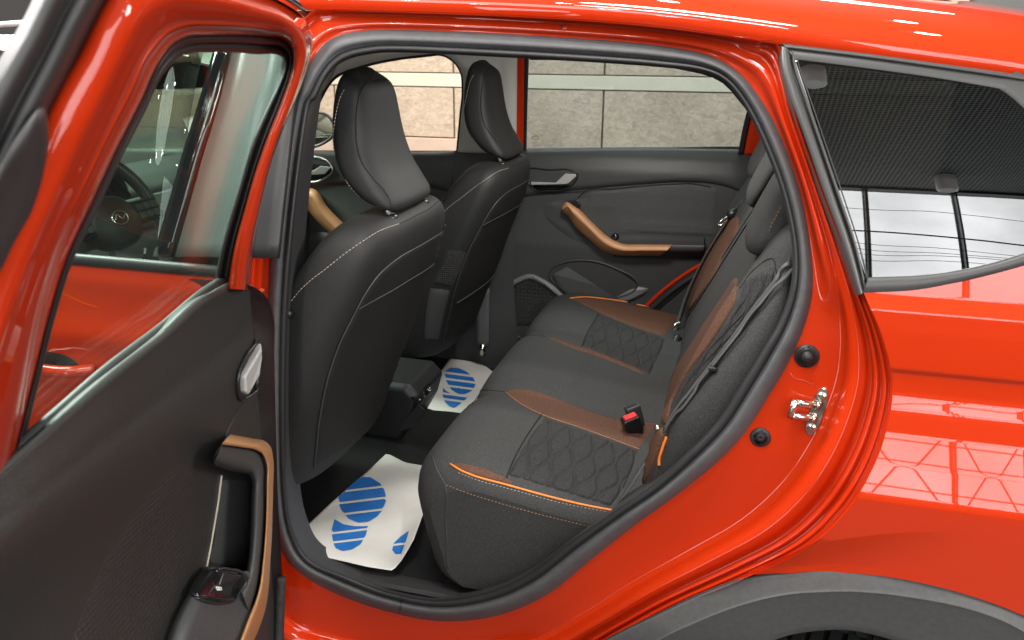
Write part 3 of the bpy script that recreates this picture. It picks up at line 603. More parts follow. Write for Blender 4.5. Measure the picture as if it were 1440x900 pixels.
cpatch('speaker_grille', FB, fz([(85, 990), (95, 880), (108, 812), (150, 785), (210, 762), (262, 785), (372, 880), (410, 990)]), 'speaker_mesh', fd, lift=.008, nu=30, nv=16)
tube('speaker_rim', [FB.hit(*p)[0] + np.array((0, -.008, 0)) for p in spline(spk, 60)], .010, 'pale_trim', fd, ns=10, up=(0, 1, 0))
tube('speaker_bezel', [FB.hit(*p)[0] + np.array((0, -.013, 0)) for p in spline(fz([(225, 738), (275, 765), (340, 815), (400, 866)]), 30)], .006, 'pale_trim', fd, ns=8, up=(0, 1, 0))
tube('door_edge_gasket', [f(*p, -.006) for p in spline([(708, 330), (705, 380), (703, 430), (712, 460), (735, 478)], 40)], .006, 'rubber_dark', fd, up=(0, 1, 0))
# glass and its red frame
GG = np.array([[PXS(u, v, lambda P: P[1] - (1.545 - .30 * (P[2] - 1.12))) for u in np.linspace(720, 1075, 20)] for v in np.linspace(40, 215, 20)])
gridmesh('window_glass', GG, 'glass_far', fd, thick=.004)
def fq(A, B, matn, parent, name, off=0, n=20, thick=.01, **k):
    A, B = spline(A, n), spline(B, n); G_ = np.array([[PXS(*(A[i] * (1 - w) + B[i] * w), lambda P: P[1] - (1.545 - .30 * (P[2] - 1.12)) - off) for w in np.linspace(0, 1, 6)] for i in range(n)]); return gridmesh(name, G_, matn, parent, thick=thick, **k)
fq([(722, 40), (722, 130), (722, 214)], [(734, 40), (734, 130), (734, 214)], 'paint', fd, 'window_frame', -.03)
fq([(733, 40), (733.5, 130), (734, 214)], [(740, 84), (739, 130), (738, 214)], 'rubber_dark', fd, 'window_gasket', -.026)
fq([(1035, 214), (1041, 180), (1048, 150)], [(1042, 214), (1048, 180), (1055, 150)], 'rubber_dark', fd, 'window_gasket', -.026)
fq([(1041, 214), (1048, 180), (1053, 150)], [(1095, 214), (1095, 180), (1095, 150)], 'paint', fd, 'window_frame', -.02)
fq([(738, 40), (850, 40), (960, 40), (1040, 60), (1070, 140)], [(741, 84), (850, 85), (950, 95), (1010, 112), (1047, 152)], 'rubber_dark', fd, 'window_gasket', -.028)
# maker's mark etched on the glass corner (flat print)
def fg(u, v, off=-.004): return PXS(u, v, lambda P: P[1] - (1.545 - .30 * (P[2] - 1.12)) - off)
mkp = np.array([fg(750.5 + 4.6 * math.cos(a), 193.3 + 2.6 * math.sin(a)) for a in np.linspace(0, 2*math.pi, 20, endpoint=False)])
etch = tube('glass_mark', mkp, .0009, 'black_plastic', fd, closed=True, up=(0, 1, 0), ns=4)
mb = MB()
for (ua, ub, v) in ((748, 753, 193.3), (749.5, 752, 197.6), (745, 756, 200.4), (746, 756.5, 203.2)):
    for u in np.arange(ua, ub, 1.4): mb.add([fg(u, v), fg(u + .8, v), fg(u + .8, v + .9), fg(u, v + .9)], [(0, 1, 2, 3)])
mb.build('mark_print', 'black_plastic', etch, smooth=False)
# red edge of the far doorway with a black seal
tube('jamb_edge', [PX(*p, y=1.43) for p in spline([(905, 432), (930, 408), (960, 385), (990, 366)], 20)], .007, 'paint', car, up=(0, 1, 0))
tube('far_seal', [PX(*p, y=1.41) for p in spline([(912, 436), (937, 413), (967, 391), (1000, 372)], 20)], .010, 'rubber_dark', car, up=(0, 1, 0))
mk('side_trim', [PX(*p, y=1.405) for p in ((920, 440), (975, 393), (1040, 300), (1090, 300), (1090, 470), (940, 470))], [(0, 1, 2, 3, 4, 5)], 'vinyl', car, smooth=False)

# front far door
ff = empty('front_door', (-1.5, 1.5, .4), car, label='closed far front door with copper pull handle')
tA = spline([(100, 214), (300, 214), (440, 214), (540, 213.5), (643, 212.5)], 40); tB = spline([(60, 520), (300, 520), (440, 520), (540, 520), (665, 520)], 40)
G_ = np.array([[f(*(tA[i] * (1 - w) + tB[i] * w)) for w in np.linspace(0, 1, 40)] for i in range(40)]); G_ = np.concatenate([G_[:, :1] + np.array((0, .03, -.004)), G_], 1)
ft2 = gridmesh('door_trim', G_, 'trim', ff); FB2 = Base(ft2); z5 = Z(420, 60, .3)
patch('belt_pad', FB2, [(400, 215), (500, 215), (600, 214), (642, 213)], [(400, 268), (500, 262), (580, 262), (634, 272)], 'trim', ff, nu=14, nv=40, lift=.010, edge=.12)
tube('door_gap', [f(*p, -.012) for p in spline([(643, 213), (638, 240), (632, 276), (628, 330)], 20)], .006, 'rubber_dark', ff, up=(0, 1, 0))
z3 = Z(400, 50, .3889)
be = z3([(20, 470), (170, 475), (175, 490), (140, 525), (60, 532), (20, 520)])
cpatch('lever_recess', FB2, be, 'gloss_black', ff, lift=.012, nu=16, nv=6); tube('lever_bezel', [FB2.hit(*p)[0] + np.array((0, -.015, 0)) for p in spline(be, 40, True)], .003, 'satin_chrome', ff, closed=True, up=(0, 1, 0))
V = [f(*p, o) for o in (-.016, -.03) for p in z3([(40, 497), (100, 495), (125, 478), (165, 482), (140, 508), (60, 512), (40, 510)])]
mk('lever', V, gridfaces(2, 7, False, True) + [tuple(7 + i for i in range(7))], 'satin_chrome', ff, smooth=False, bevel=.002)
up_ = z3([(48, 590), (75, 560), (100, 562), (150, 625), (215, 690), (260, 730)]); rd_ = z3([(50, 596), (62, 585), (85, 590), (130, 650), (190, 712), (235, 752)]); lo_ = z3([(47, 604), (52, 606), (75, 635), (115, 680), (160, 722), (210, 765)])
n = 40; a_, b_, c_ = spline(up_, n), spline(rd_, n), spline(lo_, n)
gridmesh('pull_handle', np.array([[f(*a_[i], -.01), f(*a_[i], -.046), f(*(a_[i]*.1 + b_[i]*.9), -.057), f(*b_[i], -.057), f(*(b_[i]*.08 + c_[i]*.92), -.034), f(*c_[i], -.002)] for i in range(n)]), 'copper', ff, label='copper pull handle on the front door')
cpatch('handle_cap', FB2, z3([(98, 560), (122, 575), (118, 598), (100, 600), (90, 575)]), 'black_plastic', ff, lift=.04, nu=8, nv=4, thick=.03)
patch('map_pocket', FB2, [(405, 345), (430, 330), (470, 330)], [(405, 400), (440, 395), (480, 380)], 'vinyl', ff, nu=8, nv=14, lift=.02)
GG = np.array([[PXS(u, v, lambda P: P[1] - (1.545 - .30 * (P[2] - 1.12))) for u in np.linspace(80, 652, 20)] for v in np.linspace(40, 216, 14)])
gridmesh('window_glass', GG, 'glass_clear', ff, thick=.004)
# far roof rail / headliner edge above the front window, then the far B pillar
top_px = [(380, 230), (425, 180), (441, 150), (466, 110), (510, 92), (560, 81), (600, 76), (640, 70)]
fq(top_px, [(300, 200), (360, 120), (420, 60), (460, 40), (520, 30), (560, 25), (600, 20), (640, 20)], 'headliner', car, 'headliner_edge', -.07)
tube('window_gasket', [PXS(u, v, lambda P: P[1] - (1.545 - .30 * (P[2] - 1.12)) + .06) for u, v in spline(top_px, 50)], .011, 'rubber_dark', ff, up=(0, 1, 0))
tube('pillar_gasket', [PXS(u, v, lambda P: P[1] - (1.545 - .30 * (P[2] - 1.12)) + .06) for u, v in spline([(590, 76), (625, 80), (638, 90), (646, 105), (648, 125), (645, 165), (641, 214)], 50)], .006, 'rubber_dark', ff, up=(0, 1, 0))
pB = empty('centre_pillar', (-.85, 1.5, .4), car, label='far centre pillar, pale grey above and black below')
fq([(590, 40), (618, 74), (632, 83), (643, 98), (648, 115), (646, 160), (641, 214)], [(724, 40), (724, 74), (724, 83), (724, 98), (724, 115), (724, 160), (724, 214)], 'pillar_trim', pB, 'upper_trim', -.055, n=40)
fband('lower_trim', [(636, 213), (636, 300), (640, 400), (640, 560)], [(726, 213), (724, 300), (722, 400), (740, 560)], 'trim', pB, off=-.03)
bg = PX(712, 130, y=1.46)
MB().box(bg + np.array((0, 0, -.01)), np.array((.012, .012, .03))).build('belt_guide', 'headliner', pB, smooth=False, bevel=.005)
# exterior mirror beyond the far front window
mir = empty('door_mirror', PX(445, 190, y=1.80), car, label='far black door mirror seen through the front window')
mo = spline(z3([(60, 420), (62, 330), (70, 290), (110, 283), (150, 295), (172, 325), (170, 370), (140, 395), (100, 412)]), 40, True)
def mring(f_, y): c = mo.mean(0); return [PX(*(c + (p - c) * f_), y=y) for p in mo]
V = mring(1.05, 1.80) + mring(1.08, 1.83) + mring(1.0, 1.92) + mring(.5, 1.98)
mk('housing', V, gridfaces(4, 40, False, True) + [tuple(120 + i for i in range(40))], 'gloss_black', mir)
mk('mirror_glass', [np.array(p) for p in mring(.9, 1.803)], [tuple(range(40))], 'mirror_face', mir, smooth=False)
tube('mirror_rim', mring(.97, 1.80), .006, 'black_plastic', mir, closed=True, up=(0, 1, 0))

# ------------------------------------------------------------------ cabin shell
xs_, ys_ = np.linspace(-2.0, .4, 60), np.linspace(.14, 1.47, 50)
G_ = np.array([[(x, y, .345 + .075 * math.exp(-((y - .81) / .13) ** 4) + .004 * math.sin(17 * x + 9 * y)) for y in ys_] for x in xs_])
floor = gridmesh('cabin_floor', G_, 'carpet', car, flip=True); FL = Base(floor)
gridmesh('headliner', np.array([[(x, y, 1.495 + .03 * math.sin(math.pi * (y - .3) / 1.1) - .10 * max(0, -x - 1.3) ** 2 - .12 * max(0, x + .1) ** 2) for y in np.linspace(.27, 1.44, 16)] for x in np.linspace(-1.75, .9, 30)]), 'headliner', car, thick=.01)
mk('boot_wall', [(.45, .25, .3), (.45, 1.4, .3), (.62, 1.35, 1.45), (.62, .3, 1.45)], [(0, 1, 2, 3)], 'vinyl', car, smooth=False, thick=.02)
mk('sill_trim', [(-.95, .135, .37), (-.2, .135, .37), (-.2, .2, .345), (-.95, .2, .345)], [(0, 1, 2, 3)], 'vinyl', car, smooth=False, thick=.01)

# ------------------------------------------------------------------ front seats
def ringsec(xb, xf, hw, z, yc, dz=0, n=40, bolster=0, e=3.2, tilt=0):
    out = []
    for a in np.linspace(0, 2*math.pi, n, endpoint=False):
        c, s = math.cos(a), math.sin(a); px = math.copysign(abs(c) ** (2 / e), c); py = math.copysign(abs(s) ** (2 / e), s)
        x = (xb + xf) / 2 + px * (xb - xf) / 2; y = yc + py * hw
        if px < 0: x -= bolster * abs(py) ** 3
        out.append((x, y, z + tilt * px))
    return out
def loft_solid(name, secs, matn, parent, nv=60, **k):
    A = np.array(secs); n = A.shape[1]; G_ = np.stack([at_param(A[:, j], nv) for j in range(n)], 1)
    F = gridfaces(nv, n, False, True) + [tuple(range(n))[::-1], tuple((nv-1)*n + i for i in range(n))]
    return recalc(mk(name, G_.reshape(-1, 3), F, matn, parent, **k))
SY = .408
def seat(label):
    s = empty('front_seat', (-.9, SY, .35), car, label=label)
    T = [(.525, -.87, -1.02, .19, 0), (.530, -.848, -1.04, .225, .01), (.55, -.836, -1.05, .245, .03), (.60, -.817, -1.03, .255, .04), (.66, -.795, -1.01, .262, .04), (.76, -.757, -.96, .266, .05), (.86, -.722, -.915, .264, .05), (.94, -.690, -.875, .258, .05),
         (1.00, -.667, -.842, .250, .045), (1.05, -.652, -.812, .239, .035), (1.085, -.648, -.79, .225, .025), (1.108, -.654, -.775, .204, .012), (1.122, -.668, -.757, .172, .005), (1.128, -.685, -.735, .115, 0)]
    b = loft_solid('backrest', [ringsec(xb, xf, hw, z, SY, n=72, bolster=bo, e=3.0) for z, xb, xf, hw, bo in T], 'seat_fabric', s, 90)
    H = [(1.132, -.672, -.712, .095), (1.138, -.661, -.735, .118), (1.155, -.660, -.757, .126), (1.185, -.676, -.782, .127), (1.22, -.696, -.797, .124), (1.26, -.709, -.803, .118), (1.30, -.717, -.804, .111), (1.34, -.722, -.80, .103), (1.375, -.727, -.792, .092), (1.393, -.735, -.782, .074), (1.400, -.747, -.770, .045)]
    h = loft_solid('headrest', [ringsec(xb, xf, hw, z + .010 * max(0, (1.30 - z) / .17), SY, n=64, e=3.6, tilt=-.012) for z, xb, xf, hw in H], 'seat_fabric', s, 70)
    for sgn in (-1, 1):
        P = np.array((-.684, SY + sgn * .088, 1.118)); mk('headrest_post', *tube_vf(np.array([P, P + np.array((-.004, 0, .03))]), [.006, .006], 12, up=(0, 1, 0)), 'satin_chrome', s)
        mk('post_guide', *tube_vf(np.array([P + np.array((0, 0, -.006)), P + np.array((0, 0, .006)), P + np.array((0, 0, .010))]), [.019, .018, .013], 20, up=(0, 1, 0)), 'black_plastic', s)
    c = loft_solid('cushion', [ringsec(-.99 - d, -1.45 + d * 1.5, .235 - d, z, SY, n=40, e=4) for z, d in ((.45, .03), (.47, .0), (.54, 0), (.58, .01), (.60, .06))], 'fabric_back', s, 24)
    for sgn in (-1, 1): MB().box((-1.33, SY + sgn * .19, .40), np.array((.26, .018, .025))).build('seat_rail', 'black_plastic', s, smooth=False, bevel=.004)
    return s, b, h
seat1, sb, sh = seat('near front seat, black fabric with tall curved headrest')
SB, SH = Base(sb), Base(sh)
z1 = Z(400, 200, .3112)
patch('back_panel', SB, [(634, 319), (590, 346), (556, 366), (531, 388), (512, 415), (497, 445), (480, 480), (463, 530), (451, 590), (443, 662)], [(633, 330), (622, 372), (612, 405), (600, 437), (589, 468), (577, 500), (568, 525), (558, 552), (546, 585), (534, 607)], 'fabric_back', sb, nu=30, nv=60, lift=.004, edge=.05)
line('panel_seam', SB, [(634, 318), (590, 345), (556, 365), (531, 387), (512, 414), (496, 445), (479, 480), (462, 530), (450, 590), (443, 660)], .0016, 'vinyl', sb, lift=.0035)
line('pocket_seam', SB, z1([(330, 755), (400, 715), (480, 670), (560, 620), (640, 570), (700, 520)]), .0013, 'vinyl', sb, lift=.005)
stitch('stitching', SB, z1([(20, 742), (60, 690), (110, 640), (180, 585), (260, 520), (350, 455), (430, 405), (520, 372)]), 'thread', sb, gap=.008, ln=.0055, r=.0008)
line('shoulder_seam', SB, z1([(520, 372), (560, 352), (600, 330), (640, 310), (700, 262)]), .001, 'fabric_back', sb)
z6 = Z(420, 60, .3)
line('headrest_seam', SH, z6([(430, 785), (420, 740), (395, 700), (340, 640), (290, 570), (263, 480), (258, 400), (262, 320), (275, 250), (295, 210), (330, 180), (380, 168)]), .0016, 'fabric_back', sh, lift=.0002)
stitch('headrest_stitching', SH, z6([(362, 780), (300, 748), (240, 695), (190, 630), (163, 560), (152, 480), (158, 400), (170, 320), (185, 265), (205, 225)]), 'thread', sh, gap=.007, ln=.005, r=.0008)
# recline knob at the lower outer side
mk('recline_cover', *tube_vf(np.array([(-.955, SY - .235, .50), (-.955, SY - .268, .50), (-.955, SY - .273, .50)]), [.062, .058, .045], 28, up=(0, 0, 1)), 'vinyl', seat1)
kb = SB.hit(408, 444); mk('release_button', *tube_vf(np.array([kb[0], kb[0] + kb[1] * .012, kb[0] + kb[1] * .015]), [.010, .009, .005], 14), 'black_plastic', seat1)
def copy_tree(o, parent=None, off=(0, 0, 0)):
    c = o.copy(); scene.collection.objects.link(c)
    if parent: c.parent = parent; c.matrix_parent_inverse = o.matrix_parent_inverse.copy()
    for ch in list(o.children): copy_tree(ch, c)
    return c
seat2 = copy_tree(seat1, car); seat2.location = Vector(seat1.location) + Vector((0, .815, 0)); seat2['label'] = 'far front seat with net panel on its side'
for ch in list(seat2.children):
    if ch.name.startswith(('recline', 'release')): bpy.data.objects.remove(ch)
# extras only the far seat shows: net panel and lower side cover, laid on a shifted copy of the backrest surface
class Shift(Base):
    def __init__(s, o, d):
        V = [v.co + Vector(d) for v in o.data.vertices]; s.t = BVHTree.FromPolygons(V, [tuple(p.vertices) for p in o.data.polygons])
SF = Shift(sb, (0, .815, 0))
def sub2(o): o.parent = seat2; o.matrix_parent_inverse = Matrix.Translation(-Vector(seat2.location)); return o
mat('net', (.02, .02, .02), .6, bump=(1400, .8, .004), wave=(170, 'F1', .0, 3.0))
sub2(patch('net_panel', SF, [(627, 350), (618, 376), (607, 402)], [(657, 354), (648, 380), (634, 406)], 'net', None, nu=10, nv=16, lift=.004))
sub2(patch('side_cover', SF, [(604, 404), (598, 440), (596, 480)], [(635, 407), (626, 440), (617, 480)], 'trim', None, nu=10, nv=16, lift=.003))
sub2(line('pocket_edge', SF, [(640, 425), (660, 412), (685, 393), (702, 372)], .002, 'vinyl', None, lift=.008))

# belt anchor strap by the far pillar
bs = PX(679, 420, y=1.36)
gridmesh('belt_strap', np.array([[PX(u, v, y=1.36) for u in (670, 676, 682, 688)] for v in np.linspace(405, 488, 10)]), 'belt', car, thick=.002)
mk('belt_anchor', *tube_vf(np.array([PX(679, 484, y=1.355), PX(679, 500, y=1.35)]), [.012, .009], 12), 'steel', car)

# ------------------------------------------------------------------ centre console end with switches
con = empty('centre_console', (-.85, .8, .42), car, label='black console end with heater switches between the front seats')
cA = [PX(*p, y=.72) for p in ((535, 606), (560, 560), (562, 545), (575, 532))]
secs = [[(-1.25, .70, .40), (-.862, .70, .40), (-.822, .70, .475), (-.806, .70, .53), (-.835, .70, .555), (-1.25, .70, .56)], [(-1.25, .72, .39), (-.855, .715, .395), (-.812, .715, .475), (-.795, .715, .535), (-.825, .715, .568), (-1.25, .72, .57)]]
secs += [[(p[0], .90 + .0, p[2]) for p in secs[1]], [(p[0], .915, p[2]) for p in secs[0]]]
V = [p for s_ in secs for p in s_]; mk('console_body', V, gridfaces(4, 6, False, True, True) + [tuple(range(6)), tuple(18 + i for i in range(6))[::-1]], 'dark_vinyl', con, smooth=False, bevel=.008)
cb = Base(bpy.data.objects[con.children[0].name])
sp_ = [(578, 560), (602, 540), (606, 552), (583, 573)]
pc = [np.array(cb.hit(*p)[0]) for p in sp_]; cn = np.cross(pc[1] - pc[0], pc[3] - pc[0]); cn /= np.linalg.norm(cn); cn *= -1 if cn @ (pc[0] - EYE) > 0 else 1
mk('switch_panel', [p + cn * .001 for p in pc] + [p + cn * .008 for p in pc], [(4, 5, 6, 7), (0, 1, 5, 4), (1, 2, 6, 5), (2, 3, 7, 6), (3, 0, 4, 7)], 'gloss_black', con, smooth=False, bevel=.002)
def bil(a, b, h): return (pc[0]*(1-a)*(1-b) + pc[1]*a*(1-b) + pc[2]*a*b + pc[3]*(1-a)*b) + cn * h
for i in range(3):
    a0 = .06 + i * .31; qd = [(a0, .12), (a0 + .26, .12), (a0 + .26, .88), (a0, .88)]
    swo = mk('switch', [bil(a, b, .007) for a, b in qd] + [bil(a, b, .011) for a, b in qd], [(4, 5, 6, 7), (0, 1, 5, 4), (1, 2, 6, 5), (2, 3, 7, 6), (3, 0, 4, 7)], 'black_plastic', con, smooth=False, bevel=.001)
    if i == 1:
        for b0 in (.2, .55): mk('usb_slot', [bil(a0 + .08, b0, .0115), bil(a0 + .18, b0, .0115), bil(a0 + .18, b0 + .22, .0115), bil(a0 + .08, b0 + .22, .0115)], [(0, 1, 2, 3)], 'satin_chrome', swo, smooth=False)
    else:
        mb = MB()
        for (xa, ya_, xb, yb) in ((.08, .35, .13, .62), (.13, .62, .20, .66), (.20, .30, .17, .55)):
            mb.add(*tube_vf(np.array([bil(a0 + xa, ya_, .0115), bil(a0 + xb, yb, .0115)]), [.0012, .0012], 6))
        mb.build('switch_icon', 'icon', swo)
mk('console_cup', [PX(*p, y=.698) for p in ((572, 590), (590, 570), (600, 578), (588, 600), (565, 606))], [(0, 1, 2, 3, 4)], 'rubber_dark', con, smooth=False, thick=.004)

# ------------------------------------------------------------------ rear bench
bench = empty('rear_bench', (-.3, .81, .35), car, label='rear bench in black and brown fabric with orange piping')
def cz(y):   # crown of the cushion across the car
    v = 0
    for c, w in ((.36, .185), (.81, .22), (1.26, .185)):
        t = abs(y - c) / (w + .025)
        if t < 1: v = max(v, (1 - t ** 4))
    return v
prof_c = [(-.535, .383), (-.560, .40), (-.580, .46), (-.596, .53), (-.602, .585), (-.592, .622), (-.562, .648), (-.52, .657), (-.42, .651), (-.30, .636), (-.20, .623), (-.12, .615), (-.05, .615), (-.02, .60), (-.02, .383)]
yss = np.concatenate([[.152, .156, .164, .176, .194, .22], np.linspace(.25, 1.37, 70), [1.40, 1.426, 1.444, 1.456, 1.464, 1.468]])
rows = []
for y in yss:
    e = min(y - .152, 1.468 - y); k_ = min(1, e / .045); rnd = 1 - math.sqrt(max(0, 1 - (1 - k_) ** 2)); row = []
    for (x, z) in spline(prof_c, 90):
        topw = max(0, min(1, (z - .50) / .12)); g = (cz(y) - 1) * .016 * topw
        mid_ = math.exp(-((y - .81) / .2) ** 4)
        zz_ = z + g - rnd * .030 * topw - .004 * mid_ * (x > -.35); k2 = min(1, e / .10); xx = x + ((1 - math.sqrt(max(0, 1 - (1 - k2) ** 2))) * .045 * max(0, min(1, (-x - .30) / .22))) + (.012 * (1 - cz(y)) * max(0, min(1, (-x - .40) / .12)))
        if .42 < z < .56 and False: pass
        row.append((xx, y, zz_))
    rows.append(row)
G_ = np.array(rows); nb = G_.shape[1]
def side_caps(G_, parent, name):
    for g, sg in ((G_[0], 1), (G_[-1], -1)):
        o = mk(name, g + np.array((0, sg * .0003, 0)), [tuple(range(len(g)))], 'fabric', parent, smooth=False)
        b = bmesh.new(); b.from_mesh(o.data); bmesh.ops.triangulate(b, faces=b.faces, ngon_method='BEAUTY'); bmesh.ops.recalc_face_normals(b, faces=b.faces); b.to_mesh(o.data); b.free()
nr_ = len(G_); cush = mk('cushion', G_.reshape(-1, 3), gridfaces(nr_, nb, False, True), 'fabric', bench); side_caps(G_, cush, 'side_panel')
recalc(cush); CB = Base(cush, *cush.children); z9 = Z(580, 400, .4778)
patch('quilted_panel', CB, [(768, 586), (752, 606), (735, 632), (716, 668)], [(899, 631), (893, 655), (883, 680), (862, 711)], 'quilt_fabric', cush, nu=150, nv=110, lift=.003, edge=.04, disp=quilt(9, 3.4, .0042, .15))
patch('brown_panel', CB, z9([(275, 315), (340, 308), (390, 320), (480, 355), (620, 397), (735, 402)]), z9([(275, 316), (320, 350), (380, 380), (500, 420), (600, 455), (675, 482)]), 'brown_fabric', cush, nu=16, nv=60, lift=.0035, edge=.08)
patch('brown_panel', CB, z9([(116, 531), (150, 529), (190, 535), (240, 552), (300, 580)]), z9([(116, 533), (165, 556), (210, 570), (250, 580), (300, 590)]), 'brown_fabric', cush, nu=8, nv=30, lift=.003)
patch('brown_panel', CB, z9([(468, 38), (540, 41), (650, 57), (720, 70), (790, 88)]), z9([(468, 40), (560, 85), (640, 118), (700, 138), (745, 150)]), 'brown_fabric', cush, nu=16, nv=50, lift=.0035, edge=.08)
patch('quilted_panel', CB, z9([(548, 86), (530, 115), (515, 145), (500, 178)]), z9([(745, 156), (735, 185), (720, 220), (700, 262)]), 'quilt_fabric', cush, nu=120, nv=80, lift=.003, edge=.04, disp=quilt(9, 3.4, .0042, .15))
patch('brown_panel', CB, z9([(395, 152), (450, 168), (560, 203), (690, 255)]), z9([(395, 154), (450, 178), (560, 214), (690, 266)]), 'brown_fabric', cush, nu=6, nv=40, lift=.003)
line('piping', CB, z9([(116, 531), (140, 546), (180, 563), (280, 590), (400, 622), (500, 645), (600, 663), (640, 668)]), .0022, 'orange_piping', cush, lift=.0015, ns=8)
line('piping', CB, z9([(463, 40), (500, 36), (560, 40), (650, 53), (720, 66), (792, 84)]), .0022, 'orange_piping', cush, lift=.0015, ns=8)
stitch('stitching', CB, z9([(140, 556), (200, 578), (300, 604), (450, 643), (590, 668)]), 'thread', cush, gap=.0075)
stitch('stitching', CB, z9([(105, 592), (170, 616), (250, 640), (400, 680), (540, 712)]), 'thread_orange', cush, gap=.0075)
line('seam', CB, z9([(60, 500), (75, 545), (100, 590), (104, 700), (112, 835)]), .0014, 'vinyl', cush)
line('seam', CB, z9([(140, 330), (180, 313), (230, 312), (275, 316)]), .0012, 'fabric_back', cush)
line('seam', CB, z9([(290, 165), (320, 156), (355, 149), (395, 152)]), .0012, 'fabric_back', cush)
line('seam', CB, z9([(390, 372), (350, 430), (310, 500), (280, 572)]), .0018, 'fabric_back', cush)
line('seam', CB, z9([(548, 84), (520, 130), (498, 182)]), .0018, 'fabric_back', cush)
line('seam', CB, z9([(275, 317), (320, 351), (380, 381), (500, 421), (600, 456), (672, 482)]), .001, 'thread_orange', cush, lift=.001)

# backrest: leaning slab with rounded top
def back_x(z): return -.135 + (z - .60) * .365
prof_b = [(-.02, .50), (-.105, .52), (-.125, .58), (back_x(.66), .66), (back_x(.76) - .010, .76), (back_x(.88) - .010, .88), (back_x(1.0) - .004, 1.0), (back_x(1.10), 1.10), (back_x(1.15) + .006, 1.155), (back_x(1.17) + .03, 1.182), (back_x(1.17) + .07, 1.19), (back_x(1.15) + .10, 1.17), (.10, .6)]
yb = np.concatenate([[.175, .18, .19, .205, .225], np.linspace(.25, 1.39, 60), [1.415, 1.435, 1.45, 1.46, 1.465]]); rows = []
for y in yb:
    e = min(y - .175, 1.465 - y); k_ = min(1, e / .05); rnd = 1 - math.sqrt(max(0, 1 - (1 - k_) ** 2)); row = []
    wng = .022 * math.exp(-((y - .225) / .06) ** 2) + .022 * math.exp(-((y - 1.415) / .06) ** 2)
    for (x, z) in spline(prof_b, 80):
        fr = max(0, min(1, (.13 - x) / .08)); row.append((x - wng * max(0, min(1, (z - .55) / .2)) * fr * max(0, min(1, (1.15 - z) / .15)) + rnd * .035 * fr + (.008 * (1 - cz(y)) * fr), y, z - rnd * .02 * (z > 1.1)))
    rows.append(row)
G_ = np.array(rows); nb = G_.shape[1]
nr_ = len(G_); bk = mk('backrest', G_.reshape(-1, 3), gridfaces(nr_, nb, False, True), 'fabric', bench); side_caps(G_, bk, 'side_panel')
recalc(bk); BB = Base(bk, *bk.children)
patch('brown_panel', BB, [(1035, 386), (1016, 416), (993, 450), (970, 487), (945, 530), (936, 565), (932, 595)], [(1037, 388), (1034, 420), (1017, 453), (993, 490), (965, 528), (947, 562), (940, 600)], 'brown_fabric', bk, nu=30, nv=70, lift=.0045, edge=.04)
patch('quilted_panel', BB, [(1050, 385), (1036, 428), (1002, 482), (975, 520), (953, 565), (945, 600)], [(1092, 366), (1078, 418), (1048, 458), (1010, 510), (975, 560), (950, 605)], 'quilt_fabric', bk, nu=80, nv=130, lift=.003, edge=.05, disp=quilt(5, 8, .0035, .16))
patch('brown_panel', BB, [(929, 592), (915, 612), (903, 640), (896, 668)], [(940, 604), (930, 632), (918, 662), (908, 684)], 'brown_fabric', bk, nu=10, nv=30, lift=.007)
patch('brown_panel', BB, [(1024, 304), (1004, 332), (988, 360), (974, 395), (967, 432)], [(1037, 300), (1038, 314), (1022, 345), (1005, 382), (969, 436)], 'brown_fabric', bk, nu=24, nv=50, lift=.0045, edge=.04)
for o_ in (0, 5): line('split_seam', BB, [(1070 + o_, 273), (1047 + o_, 308), (1022 + o_, 348), (992 + o_, 397), (962 + o_, 444)], .002, 'rubber_dark' if o_ else 'belt', bk, lift=.001)
line('seam', BB, [(1040, 402), (1060, 375), (1086, 360), (1091, 380), (1085, 420)], .0012, 'fabric_back', bk)
# outer bolster beside the doorway
patch('side_bolster', BB, [(941, 602), (968, 566), (1000, 522), (1030, 480), (1060, 440), (1090, 395), (1112, 350)], [(925, 690), (960, 672), (1000, 640), (1040, 590), (1075, 530), (1100, 470), (1114, 400)], 'fabric', bk, nu=26, nv=60, lift=.010, edge=.25, bulge=.020)
BO = Base(bk.children[-1], bk)
line('seam', BO, [(935, 655), (960, 630), (1000, 585), (1040, 525), (1070, 470), (1095, 420)], .0009, 'fabric_back', bk)
line('seam', BO, [(1022, 488), (1036, 476), (1055, 472), (1064, 474)], .0012, 'fabric_back', bk)
stitch('stitching', BO, [(945, 606), (975, 566), (1005, 525), (1035, 484)], 'thread_orange', bk, gap=.008)
line('piping', BO, [(940, 612), (934, 630), (930, 645), (930, 652)], .003, 'orange_piping', bk, lift=.002, ns=8)

# rear headrests: low padded hooks over the backrest top
def rear_head(yc):
    H = [(1.105, .035, .060, .085), (1.112, .022, .075, .105), (1.135, .022, .095, .118), (1.17, .035, .115, .122), (1.205, .05, .135, .122), (1.235, .064, .150, .116), (1.252, .08, .148, .098), (1.258, .095, .138, .07)]
    h = loft_solid('headrest', [ringsec(xb, xf, hw, z, yc, n=48, e=3.2) for z, xf, xb, hw in H], 'fabric', bench, 50); return h
rh = [rear_head(y) for y in (.36, .81, 1.26)]
RH = Base(rh[0]); stitch('stitching', RH, [(1080, 322), (1086, 308), (1092, 297), (1098, 284)], 'thread_orange', rh[0], gap=.007)

